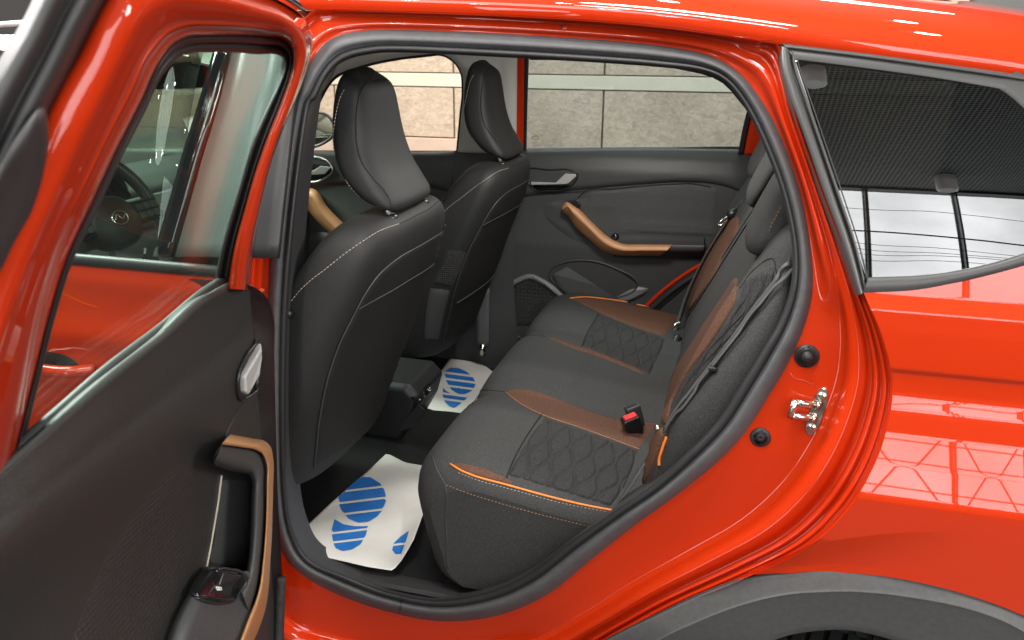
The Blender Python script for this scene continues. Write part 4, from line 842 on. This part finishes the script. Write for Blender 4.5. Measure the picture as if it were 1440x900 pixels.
# seat belts
def strap(name, base, px, w, lift, matn, parent, n=60, axis=(0, 1, 0), th=.0016):
    P, N = hits(base, spline(px, n), lift); T, S, U = frames(P, N); G_ = np.array([[P[i] + S[i] * w * k_ for k_ in (-.5, -.25, 0, .25, .5)] for i in range(n)])
    return gridmesh(name, G_, matn, parent, thick=th)
BL = Base(bk.children[-1], bk, *[c for c in bk.children if c.name.startswith('side_bolster')])
strap('seat_belt', BL, [(1108, 366), (1090, 391), (1060, 431), (1030, 473), (1000, 514), (975, 546), (952, 578), (938, 603)], .006, .006, 'belt', bench)
strap('seat_belt', BL, [(1110, 374), (1096, 397), (1065, 437), (1035, 479), (1004, 520), (978, 553), (955, 585), (940, 608)], .005, .009, 'belt', bench)
lp = [PX(938, 603, y=.30), PX(925, 625, y=.26), PX(905, 655, y=.22), PX(888, 684, y=.20), PX(876, 703, y=.19)]
P = spline(lp, 30); gridmesh('lap_belt', np.array([[p + np.array((.012, 0, .018)) * k_ for k_ in (-.9, 0, .9)] for p in P]), 'belt', bench, thick=.002)
sbn = BL.hit(1006, 513); MB().box(sbn[0] + sbn[1] * .012, np.array((.007, .007, .004))).build('belt_stop', 'black_plastic', bench, bevel=.002)
# far belt with guide and tongue
fb = [PX(1078, 232, y=1.36), PX(1062, 252, y=1.33), PX(1030, 296, y=1.31), PX(1006, 333, y=1.30), PX(985, 370, y=1.29), PX(966, 412, y=1.27), PX(955, 446, y=1.25), PX(940, 490, y=1.20), PX(925, 526, y=1.16)]
P = spline(fb, 60); gridmesh('seat_belt', np.array([[p + np.array((.55, .5, .5)) * .03 * k_ for k_ in (-.5, 0, .5)] for p in P]), 'belt', bench, thick=.002)
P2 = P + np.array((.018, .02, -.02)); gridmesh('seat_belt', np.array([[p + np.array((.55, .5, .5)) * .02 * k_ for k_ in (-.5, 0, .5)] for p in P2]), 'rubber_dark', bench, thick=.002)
bgd = PX(1027, 299, y=1.285); bgo = empty('belt_guide', bgd, bench)
mk('guide_body', *tube_vf(np.array([bgd + np.array((-.012, 0, -.004)), bgd, bgd + np.array((.014, 0, .008)), bgd + np.array((.018, 0, .01))]), [.012, .017, .016, .008], 16, up=(0, 1, 0)), 'black_plastic', bench)
bpy.data.objects.remove(bgo)
tube('belt_tongue', [PX(1022, 302, y=1.27), PX(1012, 308, y=1.26), PX(1008, 313, y=1.26), PX(1010, 314, y=1.255), PX(1022, 306, y=1.265)], .0032, 'steel', bench, n=24)
tube('belt_buckle', [PX(957, 452, y=1.19), PX(949, 455, y=1.18), PX(946, 458, y=1.18)], .006, 'steel', bench, n=10)
mk('buckle_boot', *tube_vf(np.array([PX(955, 470, y=1.16), PX(945, 492, y=1.14), PX(932, 520, y=1.10)]), [.012, .014, .014], 10), 'black_plastic', bench)
# red-button buckle on the cushion
def buckle(name, u, v, w, h, d, tilt, red, matn):
    p, n_ = CB.hit(u, v); b = empty(name, p, bench)
    rot = rot_from((math.cos(R(20)), -math.sin(R(20)) * 0 + .15, 0), (0.0, 1, .0)); zc = np.array((-.25, -.20, .95)); zc /= np.linalg.norm(zc); xc = np.array((.85, .5, 0)); xc -= zc * (xc @ zc); xc /= np.linalg.norm(xc); rot = np.stack([xc, np.cross(zc, xc), zc], 1)
    def loc(q): return p + rot @ np.array(q)
    return b, rot, loc
bu, rot, loc = buckle('buckle', 893, 606, 0, 0, 0, 0, True, '')
bpy.data.objects.remove(bu)
def hexprism(c, hx, hy, z0, z1, t=.8): return [loc((c[0] + sx * hx * k_, c[1] + sy * hy * k_, z)) for z, k_ in ((z0, .92), (z0 + (z1 - z0) * .5, 1), (z1 - .004, 1), (z1, t)) for sx, sy in ((-1, -1), (1, -1), (1, 1), (-1, 1))]
fcs = gridfaces(4, 4, False, True) + [(12, 13, 14, 15), (3, 2, 1, 0)]
b1 = mk('belt_buckle', hexprism((0, 0), .020, .014, -.01, .043, .9), fcs, 'black_plastic', bench, smooth=False, bevel=.003, label='black belt buckle with red button')
mk('release_button', hexprism((.001, -.001), .0155, .0095, .040, .047, .9), fcs, 'red_button', b1, smooth=False, bevel=.002)
b2 = mk('belt_buckle', hexprism((.020, .030), .017, .012, -.01, .050, .92), fcs, 'cladding', bench, smooth=False, bevel=.003, label='grey belt buckle behind the red one')
mk('buckle_slot', hexprism((.020, .030), .013, .006, .049, .0515, .95), fcs, 'black_plastic', b2, smooth=False)
p, n_ = BB.hit(931, 601); mk('anchor_bolt', *tube_vf(np.array([p, p + n_ * .012]), [.006, .005], 8), 'steel', bench)

# ------------------------------------------------------------------ paper floor covers
def paper(label, outline, curl, base_z, feet):
    P = np.array(spline(outline, 80, True, lin=True)); c = P.mean(0); rings = []
    for k_ in np.linspace(0.02, 1, 26):
        row = []
        for p in P:
            uv = c + (p - c) * k_; w = PX(*uv, z=base_z); z = base_z + .004 * math.sin(w[0] * 21 + w[1] * 9) + .003 * math.sin(w[1] * 33 - w[0] * 12) + .007 * (abs(math.sin(w[0] * 13 + w[1] * 5 + .6)) ** 3 + abs(math.sin(w[1] * 11 - w[0] * 7)) ** 5 - .4) * (.3 + .7 * k_) + curl(uv, w)
            row.append(PX(*uv, z=z))
        rings.append(row)
    G_ = np.array(rings); o = mk('floor_paper', G_.reshape(-1, 3), gridfaces(26, 80, False, True) + [tuple(range(80))], 'paper', None, thick=.0006)
    tag(o, label, 'paper mat', 'paper floor covers'); B = Base(o)
    for poly, nrm_, cuts in feet:
        for d0_, d1_ in zip(cuts[:-1], cuts[1:]):
            sub = clip(poly, nrm_, d0_ + 1.6, d1_ - 1.6)
            if len(sub) > 2: cpatch('print_stripe', B, sub, 'blue_print', o, nu=26, nv=5, lift=.0012)
    return o
def ell(cx, cy, a, b, th, t0=0, t1=360, n=60):
    th = R(th); return [(cx + a*math.cos(t)*math.cos(th) - b*math.sin(t)*math.sin(th), cy + a*math.cos(t)*math.sin(th) + b*math.sin(t)*math.cos(th)) for t in np.radians(np.linspace(t0, t1, n, endpoint=t1 - t0 < 360))]
def cuts_for(poly, nrm_, ks): d = [np.array(nrm_) @ np.array(p) for p in poly]; a, b = min(d), max(d); return [a - 3] + [a + (b - a) * k_ for k_ in ks] + [b + 3]
zf = Z(400, 380, .5222)
big = zf([(150, 620), (155, 600), (175, 575), (205, 562), (235, 562), (262, 578), (278, 600), (279, 625), (270, 650), (255, 668), (232, 682), (205, 685), (180, 675), (162, 655), (153, 638)])
low = zf([(140, 676), (165, 690), (195, 695), (232, 694), (225, 720), (212, 742), (190, 757), (165, 762), (145, 755), (135, 735), (133, 705)])
cor = zf([(300, 740), (318, 722), (342, 705), (335, 730), (322, 768), (305, 768), (297, 758)])
n_a = np.array((.13, .99))
paper('crumpled white paper mat with blue shoe print on the near floor', [(415, 764), (424, 752), (470, 708), (520, 664), (546, 639), (558, 645), (572, 652), (598, 656), (606, 690), (600, 718), (585, 760), (568, 790), (556, 804), (520, 799), (470, 788), (430, 780), (416, 774)],
      lambda uv, w: .045 * max(0, (uv[0] - 568) / 30) * max(0, min(1, (uv[1] - 690) / 60)), .372, [(big, n_a, cuts_for(big, n_a, (.27, .52, .77))), (low, n_a, cuts_for(low, n_a, (.42, .70))), (cor, n_a, cuts_for(cor, n_a, (.55,)))])
z8 = Z(540, 430, .2333)
big2 = z8([(370, 420), (375, 395), (405, 378), (450, 380), (500, 400), (540, 435), (557, 465), (553, 495), (530, 520), (490, 537), (450, 535), (410, 510), (380, 460)])
low2 = z8([(360, 500), (380, 520), (410, 535), (450, 548), (520, 545), (495, 570), (460, 600), (430, 620), (400, 612), (372, 585), (360, 550)])
n_b = np.array((-.12, .99))
paper('small white paper mat with blue shoe print on the far floor', z8([(225, 610), (260, 520), (330, 420), (400, 322), (480, 330), (560, 345), (620, 368), (665, 402), (690, 420), (640, 520), (560, 600), (470, 680), (395, 664), (320, 640), (260, 620)]),
      lambda uv, w: 0, .372, [(big2, n_b, cuts_for(big2, n_b, (.24, .48, .74))), (low2, n_b, cuts_for(low2, n_b, (.3, .6)))])

# ------------------------------------------------------------------ open rear door (foreground, left)
HA = R(81.6); HD = np.array((math.cos(HA), -math.sin(HA), 0)); HN = np.array((math.sin(HA), math.cos(HA), 0)); H0 = np.array((-.70, -.02, 0))
def dl(z): return .42 * max(0, z - 1.08)
def dr(u, v, off=0): return PXS(u, v, lambda P: (P - H0) @ HN - off - dl(P[2]), t1=3)
od = empty('rear_door', (-.70, -.02, .3), car, label='open rear door in the foreground, red frame and black trim')
def dband(name, A, B, prof, matn, parent, n=70, ns=None, **k):
    A, B = spline(A, n), spline(B, n); G_ = np.array([[dr(*(A[i] * (1 - w) + B[i] * w), o) for w, o in prof] for i in range(n)])
    if ns: G_ = np.stack([spline(g, ns) for g in G_])
    return gridmesh(name, G_, matn, parent, **k)
# trim panel: belt edge to the bottom, with a swell towards the armrest
bt = spline([(350, 404), (330, 405), (304, 414), (230, 476), (150, 541), (80, 605), (20, 660), (-60, 735), (-160, 830)], 70)
bo = spline([(404, 1020), (380, 1020), (350, 1040), (250, 1080), (150, 1120), (80, 1150), (20, 1180), (-60, 1200), (-160, 1250)], 70)
sh = np.linspace(0, 1, 60)
def swell(u, v, t): return -.004 + .012 * math.sin(min(1, t * 5) * math.pi / 2) + .022 * math.exp(-((t - .20) / .15) ** 2) - .010 * math.exp(-((t - .55) / .2) ** 2)
G_ = np.array([[dr(*(bt[i] * (1 - t) + bo[i] * t), swell(*bt[i], t)) for t in sh] for i in range(70)])
lipr = G_[:, 0] - HN * .018 + np.array((0, 0, -.003)); G_ = np.concatenate([(lipr - np.array((0, 0, .03)))[:, None], lipr[:, None], G_], 1)
dt = gridmesh('door_trim', G_, 'trim_door', od, label='black inner trim panel of the open door'); DB = Base(dt)
# rounded front edge of the trim and the door's hinge side
E0 = [(350, 404), (362, 410), (376, 424), (384, 446), (386, 500), (388, 560), (391, 640), (394, 720), (400, 800), (404, 900), (404, 1020)]
E1 = [(352, 404), (380, 414), (392, 440), (398, 470), (402, 520), (404, 580), (408, 660), (410, 740), (412, 820), (414, 920), (414, 1020)]
dband('front_edge', [(344, 406)] + E0[1:], E0, [(0, .006), (.4, .008), (1, .006)], 'trim_door', od, ns=8)
n = 70; A = spline(E0, n); ed = np.array([dr(*A[i], .006) for i in range(n)])
gridmesh('hinge_edge', np.stack([ed, ed - HN * .006 - HD * .006, ed - HN * .02 - HD * .010, ed - HN * .05 - HD * .014, ed - HN * .10 - HD * .016], 1), 'vinyl', od, flip=True)
# lower mesh boot by the hinge
mk('mesh_boot', *tube_vf(spline([dr(*p, .012) for p in ((399, 815), (398, 850), (397, 890), (396, 930))], 20), .008, 12), 'speaker_mesh', od)
# belt weatherstrips along the glass
ws_ = spline([(318, 398), (300, 408), (230, 466), (150, 529), (80, 592), (20, 645), (-60, 720), (-160, 815)], 60)
tube('belt_strip', [dr(u, v, -.016) for u, v in ws_], .0075, 'rubber_dark', od, ns=10)
tube('belt_strip', [dr(u + 5, v + 6, -.004) for u, v in ws_], .004, 'vinyl', od, ns=8)
# glass
gT = spline([(410, 60), (330, 45), (255, 48), (215, 70), (150, 215), (80, 370), (30, 540), (-20, 720), (-60, 900)], 50); gB = spline([(325, 415), (310, 420), (290, 440), (250, 470), (180, 530), (120, 590), (60, 640), (0, 720), (-40, 800)], 50)
GG = np.array([[dr(*(gT[i] * (1 - t) + gB[i] * t), -.030) for t in np.linspace(0, 1, 30)] for i in range(50)]); gridmesh('window_glass', GG, 'glass_panel', od, thick=.004)
# painted window frame: hinge side, header, rear diagonal
IN = [(318, 410), (328, 350), (341, 300), (356, 245), (372, 197), (392, 145), (403, 112), (407, 88), (404, 70), (394, 60), (370, 57), (330, 56), (290, 57), (258, 60), (240, 70), (226, 88), (196, 152), (165, 215), (130, 292), (95, 370), (70, 455), (50, 540), (27, 635), (2, 730), (-30, 850), (-60, 980)]
OU = [(352, 412), (356, 345), (366, 295), (380, 235), (397, 183), (420, 125), (432, 85), (436, 58), (432, 40), (420, 24), (395, 8), (350, -12), (280, -40), (210, -50), (170, -35), (140, 8), (105, 80), (68, 150), (25, 250), (-20, 350), (-60, 450), (-95, 550), (-130, 650), (-165, 760), (-200, 880), (-235, 1000)]
fp = [(-.04, -.04), (.0, -.018), (.12, .001), (.36, .014), (.6, .017), (.84, .006), (1.0, -.028), (.99, -.06)]
dband('window_frame', IN, OU, fp, 'paint', od, n=150, ns=40, label='orange-red window frame of the open door')
# glass run channel inside the frame
IN2 = [(300, 408), (309, 360), (322, 310), (338, 255), (352, 205), (375, 150), (390, 118), (397, 98), (396, 86), (386, 80), (360, 80), (330, 78), (295, 78), (262, 80), (245, 88), (230, 104), (200, 165), (170, 225), (136, 300), (101, 376), (76, 460), (56, 545), (33, 640), (8, 735), (-24, 855), (-54, 985)]
dband('glass_run', IN2, IN, [(-.02, -.034), (.02, -.026), (.2, -.021), (.45, -.020), (.55, -.026), (.65, -.018), (.85, -.012), (1.0, -.012), (1.06, -.02)], 'rubber_dark', od, n=150, label='black glass run channel')
# weatherstrip outside the frame
wsx = [(470, 52), (440, 20), (400, -8), (340, -32), (260, -62), (190, -70), (140, -55), (112, -10), (85, 50), (45, 125), (0, 215), (-50, 320), (-100, 440)]
dband('weatherstrip', [(430, 24), (405, 8), (355, -14), (285, -42), (205, -48), (165, -30), (144, 14), (109, 86), (70, 166), (25, 261), (-20, 361), (-65, 456)], [(416, 5), (390, -12), (340, -40), (270, -85), (180, -120), (120, -100), (70, -40), (30, 40), (-15, 120), (-60, 210), (-110, 310), (-160, 420)], [(-.05, -.05), (0, -.02), (.1, .0), (.25, .008), (.4, .006), (.5, -.004), (.6, .004), (.8, .004), (.95, -.01), (1.05, -.05)], 'rubber_mid', od, n=70, ns=30)
# latch cover on the shut face
lc = spline([(56, 160), (64, 200), (58, 250), (44, 300), (20, 345), (-10, 400), (-60, 430), (-60, 300), (-10, 250), (20, 200)], 50, True); cc_ = lc.mean(0)
V = [dr(*(cc_ + (p - cc_) * k_), o) for k_, o in ((1.03, .012), (1.0, .022), (.85, .026), (.5, .024)) for p in lc]
lo_ = mk('latch_cover', V, gridfaces(4, 50, False, True) + [tuple(150 + i for i in range(50))], 'rubber_mid', od)
# outer skin of the door (back of the panel)
mk('outer_skin', [H0 + HD * s - HN * .12 + np.array((0, 0, z)) for s, z in ()], [], 'paint', od) if False else gridmesh('outer_skin', np.array([[H0 + HD * s - HN * o + np.array((0, 0, z)) for s in np.linspace(.02, .93, 12)] for z, o in ((.35, .10), (.6, .13), (.9, .115), (1.03, .075), (1.065, .055))]), 'paint', od, thick=-.006)
# lower woven insert
patch('woven_insert', DB, [(280, 640), (240, 660), (190, 720), (140, 800), (100, 900), (60, 1000)], [(330, 760), (290, 800), (265, 850), (245, 890), (220, 940), (200, 1000)], 'door_weave', dt, nu=16, nv=40, lift=.002, edge=.2)
line('card_seam', DB, [(386, 528), (372, 540), (345, 570), (326, 600), (312, 640)], .0012, 'rubber_dark', dt, lift=.0005)
# handle lever
zh = Z(0, 400, .5556)
be = zh([(676, 140), (680, 165), (664, 235), (655, 262), (608, 298), (599, 235), (606, 215), (635, 165)])
cpatch('lever_recess', DB, be, 'gloss_black', od, lift=.002, nu=16, nv=10)
tube('lever_bezel', [DB.hit(*p)[0] + HN * .004 for p in spline(be, 50, True)], .0028, 'black_plastic', od, closed=True, up=HN)
V = [DB.hit(*p)[0] + HN * o for o in (.003, .009, .012) for p in zh([(672, 148), (668, 190), (640, 235), (612, 285), (604, 278), (602, 240), (612, 222), (640, 170)])]
mk('lever', V, gridfaces(3, 8, False, True) + [tuple(16 + i for i in range(8))], 'silver', od, smooth=False, bevel=.003, label='silver inner door lever')
# pull handle: copper strip round a black grip
zg = Z(240, 580, .35587)
cu_in = zg([(205, 140), (235, 142), (290, 150), (340, 158), (368, 175), (382, 205), (386, 300), (386, 400), (382, 500), (374, 600), (362, 700), (345, 760), (325, 810), (290, 905), (260, 990)])
cu_out = zg([(240, 97), (275, 103), (330, 113), (375, 122), (400, 145), (410, 185), (412, 300), (411, 400), (409, 500), (404, 600), (400, 690), (392, 760), (375, 830), (335, 930), (300, 1010)])
def dbl(A, B, prof, n): A, B = spline(A, n), spline(B, n); return np.array([[dr(*(A[i] * (1 - w) + B[i] * w), o) for w, o in prof] for i in range(n)])
gridmesh('pull_handle', dbl(cu_in, cu_out, [(-.02, .050), (.0, .060), (.10, .064), (.30, .064), (.45, .060), (.75, .044), (.97, .020), (1.0, .002)], 90), 'copper', od, label='copper pull handle strip on the open door')
gr_in = zg([(178, 215), (195, 225), (240, 240), (290, 250), (318, 258), (328, 280), (328, 340), (327, 400), (325, 480), (322, 540), (316, 600), (305, 650), (285, 700)])
gr_out = zg([(205, 143), (235, 145), (290, 153), (340, 162), (364, 180), (376, 208), (380, 300), (380, 400), (376, 500), (368, 600), (356, 690), (340, 750), (322, 800)])
gridmesh('grip', dbl(gr_in, gr_out, [(-.02, .0), (.0, .030), (.10, .046), (.28, .054), (.5, .057), (.8, .057), (.95, .055), (1.0, .048)], 80), 'trim', od)
V = [dr(*p, o) for o in (.0, .045, .05) for p in zg([(175, 190), (200, 142), (215, 145), (205, 180), (198, 228), (180, 222)])]
mk('grip_end', V, gridfaces(3, 6, False, True) + [tuple(12 + i for i in range(6))], 'black_plastic', od, smooth=False, bevel=.003)
# armrest pad with window switch
pad = zg([(10, 850), (60, 760), (120, 660), (150, 622), (200, 632), (300, 645), (335, 690), (330, 800), (290, 905), (250, 1000), (-30, 1000), (-20, 900)])
G_ = []
padA, padB = zg([(150, 622), (110, 680), (60, 765), (20, 850), (-10, 940), (-40, 1040)]), zg([(322, 640), (330, 700), (326, 800), (292, 900), (262, 985), (240, 1040)])
arm = gridmesh('armrest', dbl(padA, padB, [(0, .002), (.04, .014), (.12, .022), (.3, .030), (.6, .040), (.85, .050), (1.0, .056)], 40), 'vinyl', od); AB = Base(arm)
patch('grip_well', DB, zg([(205, 260), (190, 380), (165, 540), (150, 620)]), zg([(322, 262), (324, 400), (320, 540), (310, 645)]), 'trim', od, nu=10, nv=20, lift=.001)
line('well_seam', DB, zg([(205, 260), (192, 370), (175, 480), (160, 570), (150, 622)]), .0014, 'thread', od, lift=.001)
swp = zg([(92, 735), (110, 690), (150, 648), (175, 636), (290, 650), (302, 665), (275, 720), (250, 755), (225, 762), (110, 745)])
cpatch('switch_bezel', AB, swp, 'gloss_black', od, lift=.002, nu=24, nv=10, thick=-.003)
tube('switch_rim', [AB.hit(*p)[0] + HN * .003 for p in spline(swp, 60, True)], .0022, 'black_plastic', od, closed=True, up=HN)
key = [AB.hit(*p)[0] for p in zg([(190, 652), (270, 664), (238, 705), (235, 742), (150, 728), (165, 700), (180, 695)])]
kn = np.cross(key[1] - key[0], key[4] - key[0]); kn /= np.linalg.norm(kn); kn *= -1 if kn @ (key[0] - EYE) > 0 else 1
key_o = mk('window_switch', [p + kn * .003 for p in key] + [p + kn * h for p, h in zip(key, (.013, .013, .009, .006, .006, .009, .010))], gridfaces(2, 7, False, True) + [tuple(7 + i for i in range(7))], 'black_plastic', od, smooth=False, bevel=.0015)
KB = Base(key_o); mb = MB()
for a_, b_ in (((188, 702), (208, 704)), ((208, 704), (212, 714)), ((212, 714), (192, 714)), ((192, 714), (188, 702)), ((195, 705), (206, 712)), ((206, 705), (195, 712))):
    P = [KB.hit(*p)[0] + kn * .001 for p in zg([a_, b_])]; mb.add(*tube_vf(np.array(P), [.0005, .0005], 5))
mb.build('switch_icon', 'icon', key_o)

# ------------------------------------------------------------------ near front door, centre pillar and cabin front (seen through the open door's glass)
nd = empty('front_door', (-1.4, 0, .3), car, label='closed near front door, seen through the open door glass')
def ny(x, z): return float(np.interp(z, [.2, .5, .8, .95, 1.06, 1.1, 1.2, 1.3, 1.4, 1.5], [.03, .01, .0, .012, .02, .035, .07, .115, .165, .225]))
xs_ = np.linspace(-2.35, -.865, 60)
G_ = np.array([[(x, ny(x, z) - .010 * math.exp(-((z - .92) / .03) ** 2) - .004 * math.exp(-((z - 1.03) / .02) ** 2), z) for x in xs_] for z in np.concatenate([np.linspace(.25, .84, 14), np.linspace(.85, 1.058, 30)])])
skin = gridmesh('door_skin', G_, 'paint', nd, thick=-.004); NB = Base(skin)
tube('belt_moulding', [(x, ny(x, 1.068) - .004, 1.068) for x in np.linspace(-2.3, -.87, 20)], .010, 'rubber_dark', nd, flat=1.2, up=(0, 0, 1))
hc = PX(78, 517, y=.0)
mk('handle_cup', [hc + np.array((.055 * math.cos(a), -.002 + .0, .022 * math.sin(a))) for a in np.linspace(0, 2*math.pi, 30, endpoint=False)], [tuple(range(30))], 'rubber_dark', nd, smooth=False, thick=.004)
tube('door_handle', [hc + np.array((-.085, .002, -.006)), hc + np.array((-.06, -.022, -.004)), hc + np.array((0, -.032, -.002)), hc + np.array((.07, -.028, 0)), hc + np.array((.10, -.006, 0))], .012, 'paint', nd, n=30, ns=12, flat=1.0)
GG = np.array([[(x, ny(x, z) + .012, z) for x in np.linspace(-2.2, -1.0, 16)] for z in np.linspace(1.06, 1.47, 12)]); gridmesh('window_glass', GG, 'glass_clear', nd, thick=.004)
def nq(u, v, off=0): return PXS(u, v, lambda P: P[1] - ny(P[0], P[2]) - off, t0=.95)
def nband(name, A, B, m, parent, off, thick=.012): 
    A, B = spline(A, 16), spline(B, 16); return gridmesh(name, np.array([[nq(*(A[i]*(1-w) + B[i]*w), off) for w in (0, .33, .66, 1)] for i in range(16)]), m, parent, thick=thick)
nband('pillar_applique', [(214, 366), (232, 300), (254, 220), (278, 140), (300, 60)], [(238, 366), (256, 300), (278, 220), (302, 140), (322, 60)], 'gloss_black', nd, -.004)
nband('pillar_applique', [(245, 366), (263, 300), (285, 220), (307, 140), (326, 60)], [(350, 366), (358, 300), (370, 220), (384, 140), (396, 60)], 'pillar_pale', car, .004)
nband('pillar_applique', [(340, 366), (350, 300), (362, 220), (376, 140), (390, 60)], [(388, 366), (394, 300), (402, 220), (410, 140), (424, 60)], 'rubber_dark', car, .012)
# dashboard, steering wheel, inner mirror, windscreen pillar
dash = empty('dashboard', (-1.7, .8, .6), car, label='black dashboard with pale upper strip')
pr = [(-1.55, .55), (-1.53, .80), (-1.56, .92), (-1.62, .955), (-1.62, .985), (-1.66, 1.03), (-1.75, 1.06), (-2.05, 1.05), (-2.15, .9)]
for nm, a, b, m_ in (('lower_panel', 0, 4, 'vinyl'), ('trim_strip', 3, 6, 'dash_top'), ('top_pad', 5, 9, 'vinyl')):
    gridmesh(nm, np.array([[(x, y, z) for x, z in spline(pr[a:b], 14, lin=True)] for y in np.linspace(.12, 1.48, 12)]), m_, dash, thick=.01)
wc = PX(148, 322, y=.42); wn = np.array((math.cos(R(24)), -.0, math.sin(R(24)))); wr = rot_from(wn, (0, 1, 0))
swh = empty('steering_wheel', wc, car, label='black leather steering wheel with round badge')
def wp(a, r, h=0): return wc + wr @ np.array((h, r * math.cos(a), r * math.sin(a)))
tube('rim', [wp(a, .182) for a in np.linspace(0, 2*math.pi, 60, endpoint=False)], .0165, 'vinyl', swh, closed=True, up=wn, ns=14)
mb = MB()
for a in np.linspace(0, 2*math.pi, 150, endpoint=False): mb.add(*tube_vf(np.array([wp(a, .171, .013), wp(a + .02, .176, .0155)]), [.001, .001], 4))
mb.build('rim_stitching', 'thread', swh)
hub = [wp(a, .075 * (1 + .12 * math.cos(2 * a) - .05 * math.sin(a)), .0) for a in np.linspace(0, 2*math.pi, 40, endpoint=False)]
V = hub + [p + wn * .03 for p in hub] + [wc + (p - wc) * .8 + wn * .042 for p in hub] + [wc + (p - wc) * .3 + wn * .046 for p in hub]
mk('airbag_cover', V, gridfaces(4, 40, False, True) + [tuple(120 + i for i in range(40))], 'dark_vinyl', swh)
bd = [wp(a, 1, 0) - wc for a in np.linspace(0, 2*math.pi, 30, endpoint=False)]
tube('badge', [wc + wr @ np.array((.048, .025 * math.cos(a), .017 * math.sin(a))) for a in np.linspace(0, 2*math.pi, 40, endpoint=False)], .0025, 'chrome', swh, closed=True, up=wn)
tube('badge', [wc + wr @ np.array((.049, y, z)) for y, z in ((-.018, -.003), (-.008, .009), (.004, -.004), (.017, .005))], .003, 'chrome', swh, n=20, up=wn)
for sgn in (-1, 1):
    c = wc + wr @ np.array((.02, sgn * .115, .004)); pod = MB().box(c, np.array((.014, .05, .030)), wr).build('spoke', 'gloss_black', swh, smooth=False, bevel=.006)
    for i in range(3):
        for j in range(2): MB().box(c + wr @ np.array((.016, (i - 1) * .026, (j - .5) * .022)), np.array((.004, .010, .008)), wr).build('button', 'vinyl', pod, smooth=False, bevel=.002)
MB().box(wc + wr @ np.array((.0, 0, -.115)), np.array((.012, .03, .06)), wr).build('spoke', 'vinyl', swh, smooth=False, bevel=.006)
MB().box(wc + np.array((-.10, 0, -.02)), np.array((.07, .05, .045))).build('steering_column', 'vinyl', swh, smooth=False, bevel=.015)
ipn = wc + np.array((-.10, .02, .075)); MB().box(ipn, np.array((.03, .15, .055)), wr).build('instrument_cluster', 'gloss_black', dash, smooth=False, bevel=.012)
mc = PX(241, 112, y=.74); V = []
rm = [(.115 * math.copysign(abs(math.cos(a)) ** .55, math.cos(a)), .036 * math.copysign(abs(math.sin(a)) ** .6, math.sin(a))) for a in np.linspace(0, 2*math.pi, 40, endpoint=False)]
mrot = rot_from((.85, -.5, -.12), (.5, .85, 0))
V = [mc + mrot @ np.array((h, y * k_, z * k_)) for h, k_ in ((-.03, .6), (-.015, .95), (.0, 1), (.006, .97), (.006, .9)) for y, z in rm]
im = mk('inner_mirror', V, gridfaces(5, 40, False, True), 'pillar_trim', car); mk('mirror_face', V[160:], [tuple(range(40))], 'gloss_black', im, smooth=False)
tube('windscreen_pillar', [(-1.35, .30, 1.44), (-1.6, .22, 1.30), (-1.95, .14, 1.07)], .035, 'vinyl', car, n=12)
tube('windscreen_pillar', [(-1.35, 1.32, 1.44), (-1.6, 1.40, 1.30), (-1.95, 1.48, 1.07)], .035, 'pillar_trim', car, n=12)
gridmesh('windscreen', np.array([[(x, y, z) for y in np.linspace(.2, 1.42, 8)] for x, z in ((-1.35, 1.46), (-1.65, 1.28), (-2.0, 1.06))]), 'glass_panel', car, thick=.004)
mk('bonnet', [(-3.1, .15, .85), (-3.1, 1.47, .85), (-2.05, 1.47, 1.0), (-2.05, .15, 1.0)], [(0, 1, 2, 3)], 'paint', car, smooth=False, thick=.01)

for o in scene.objects:
    if '_b' in o: del o['_b']
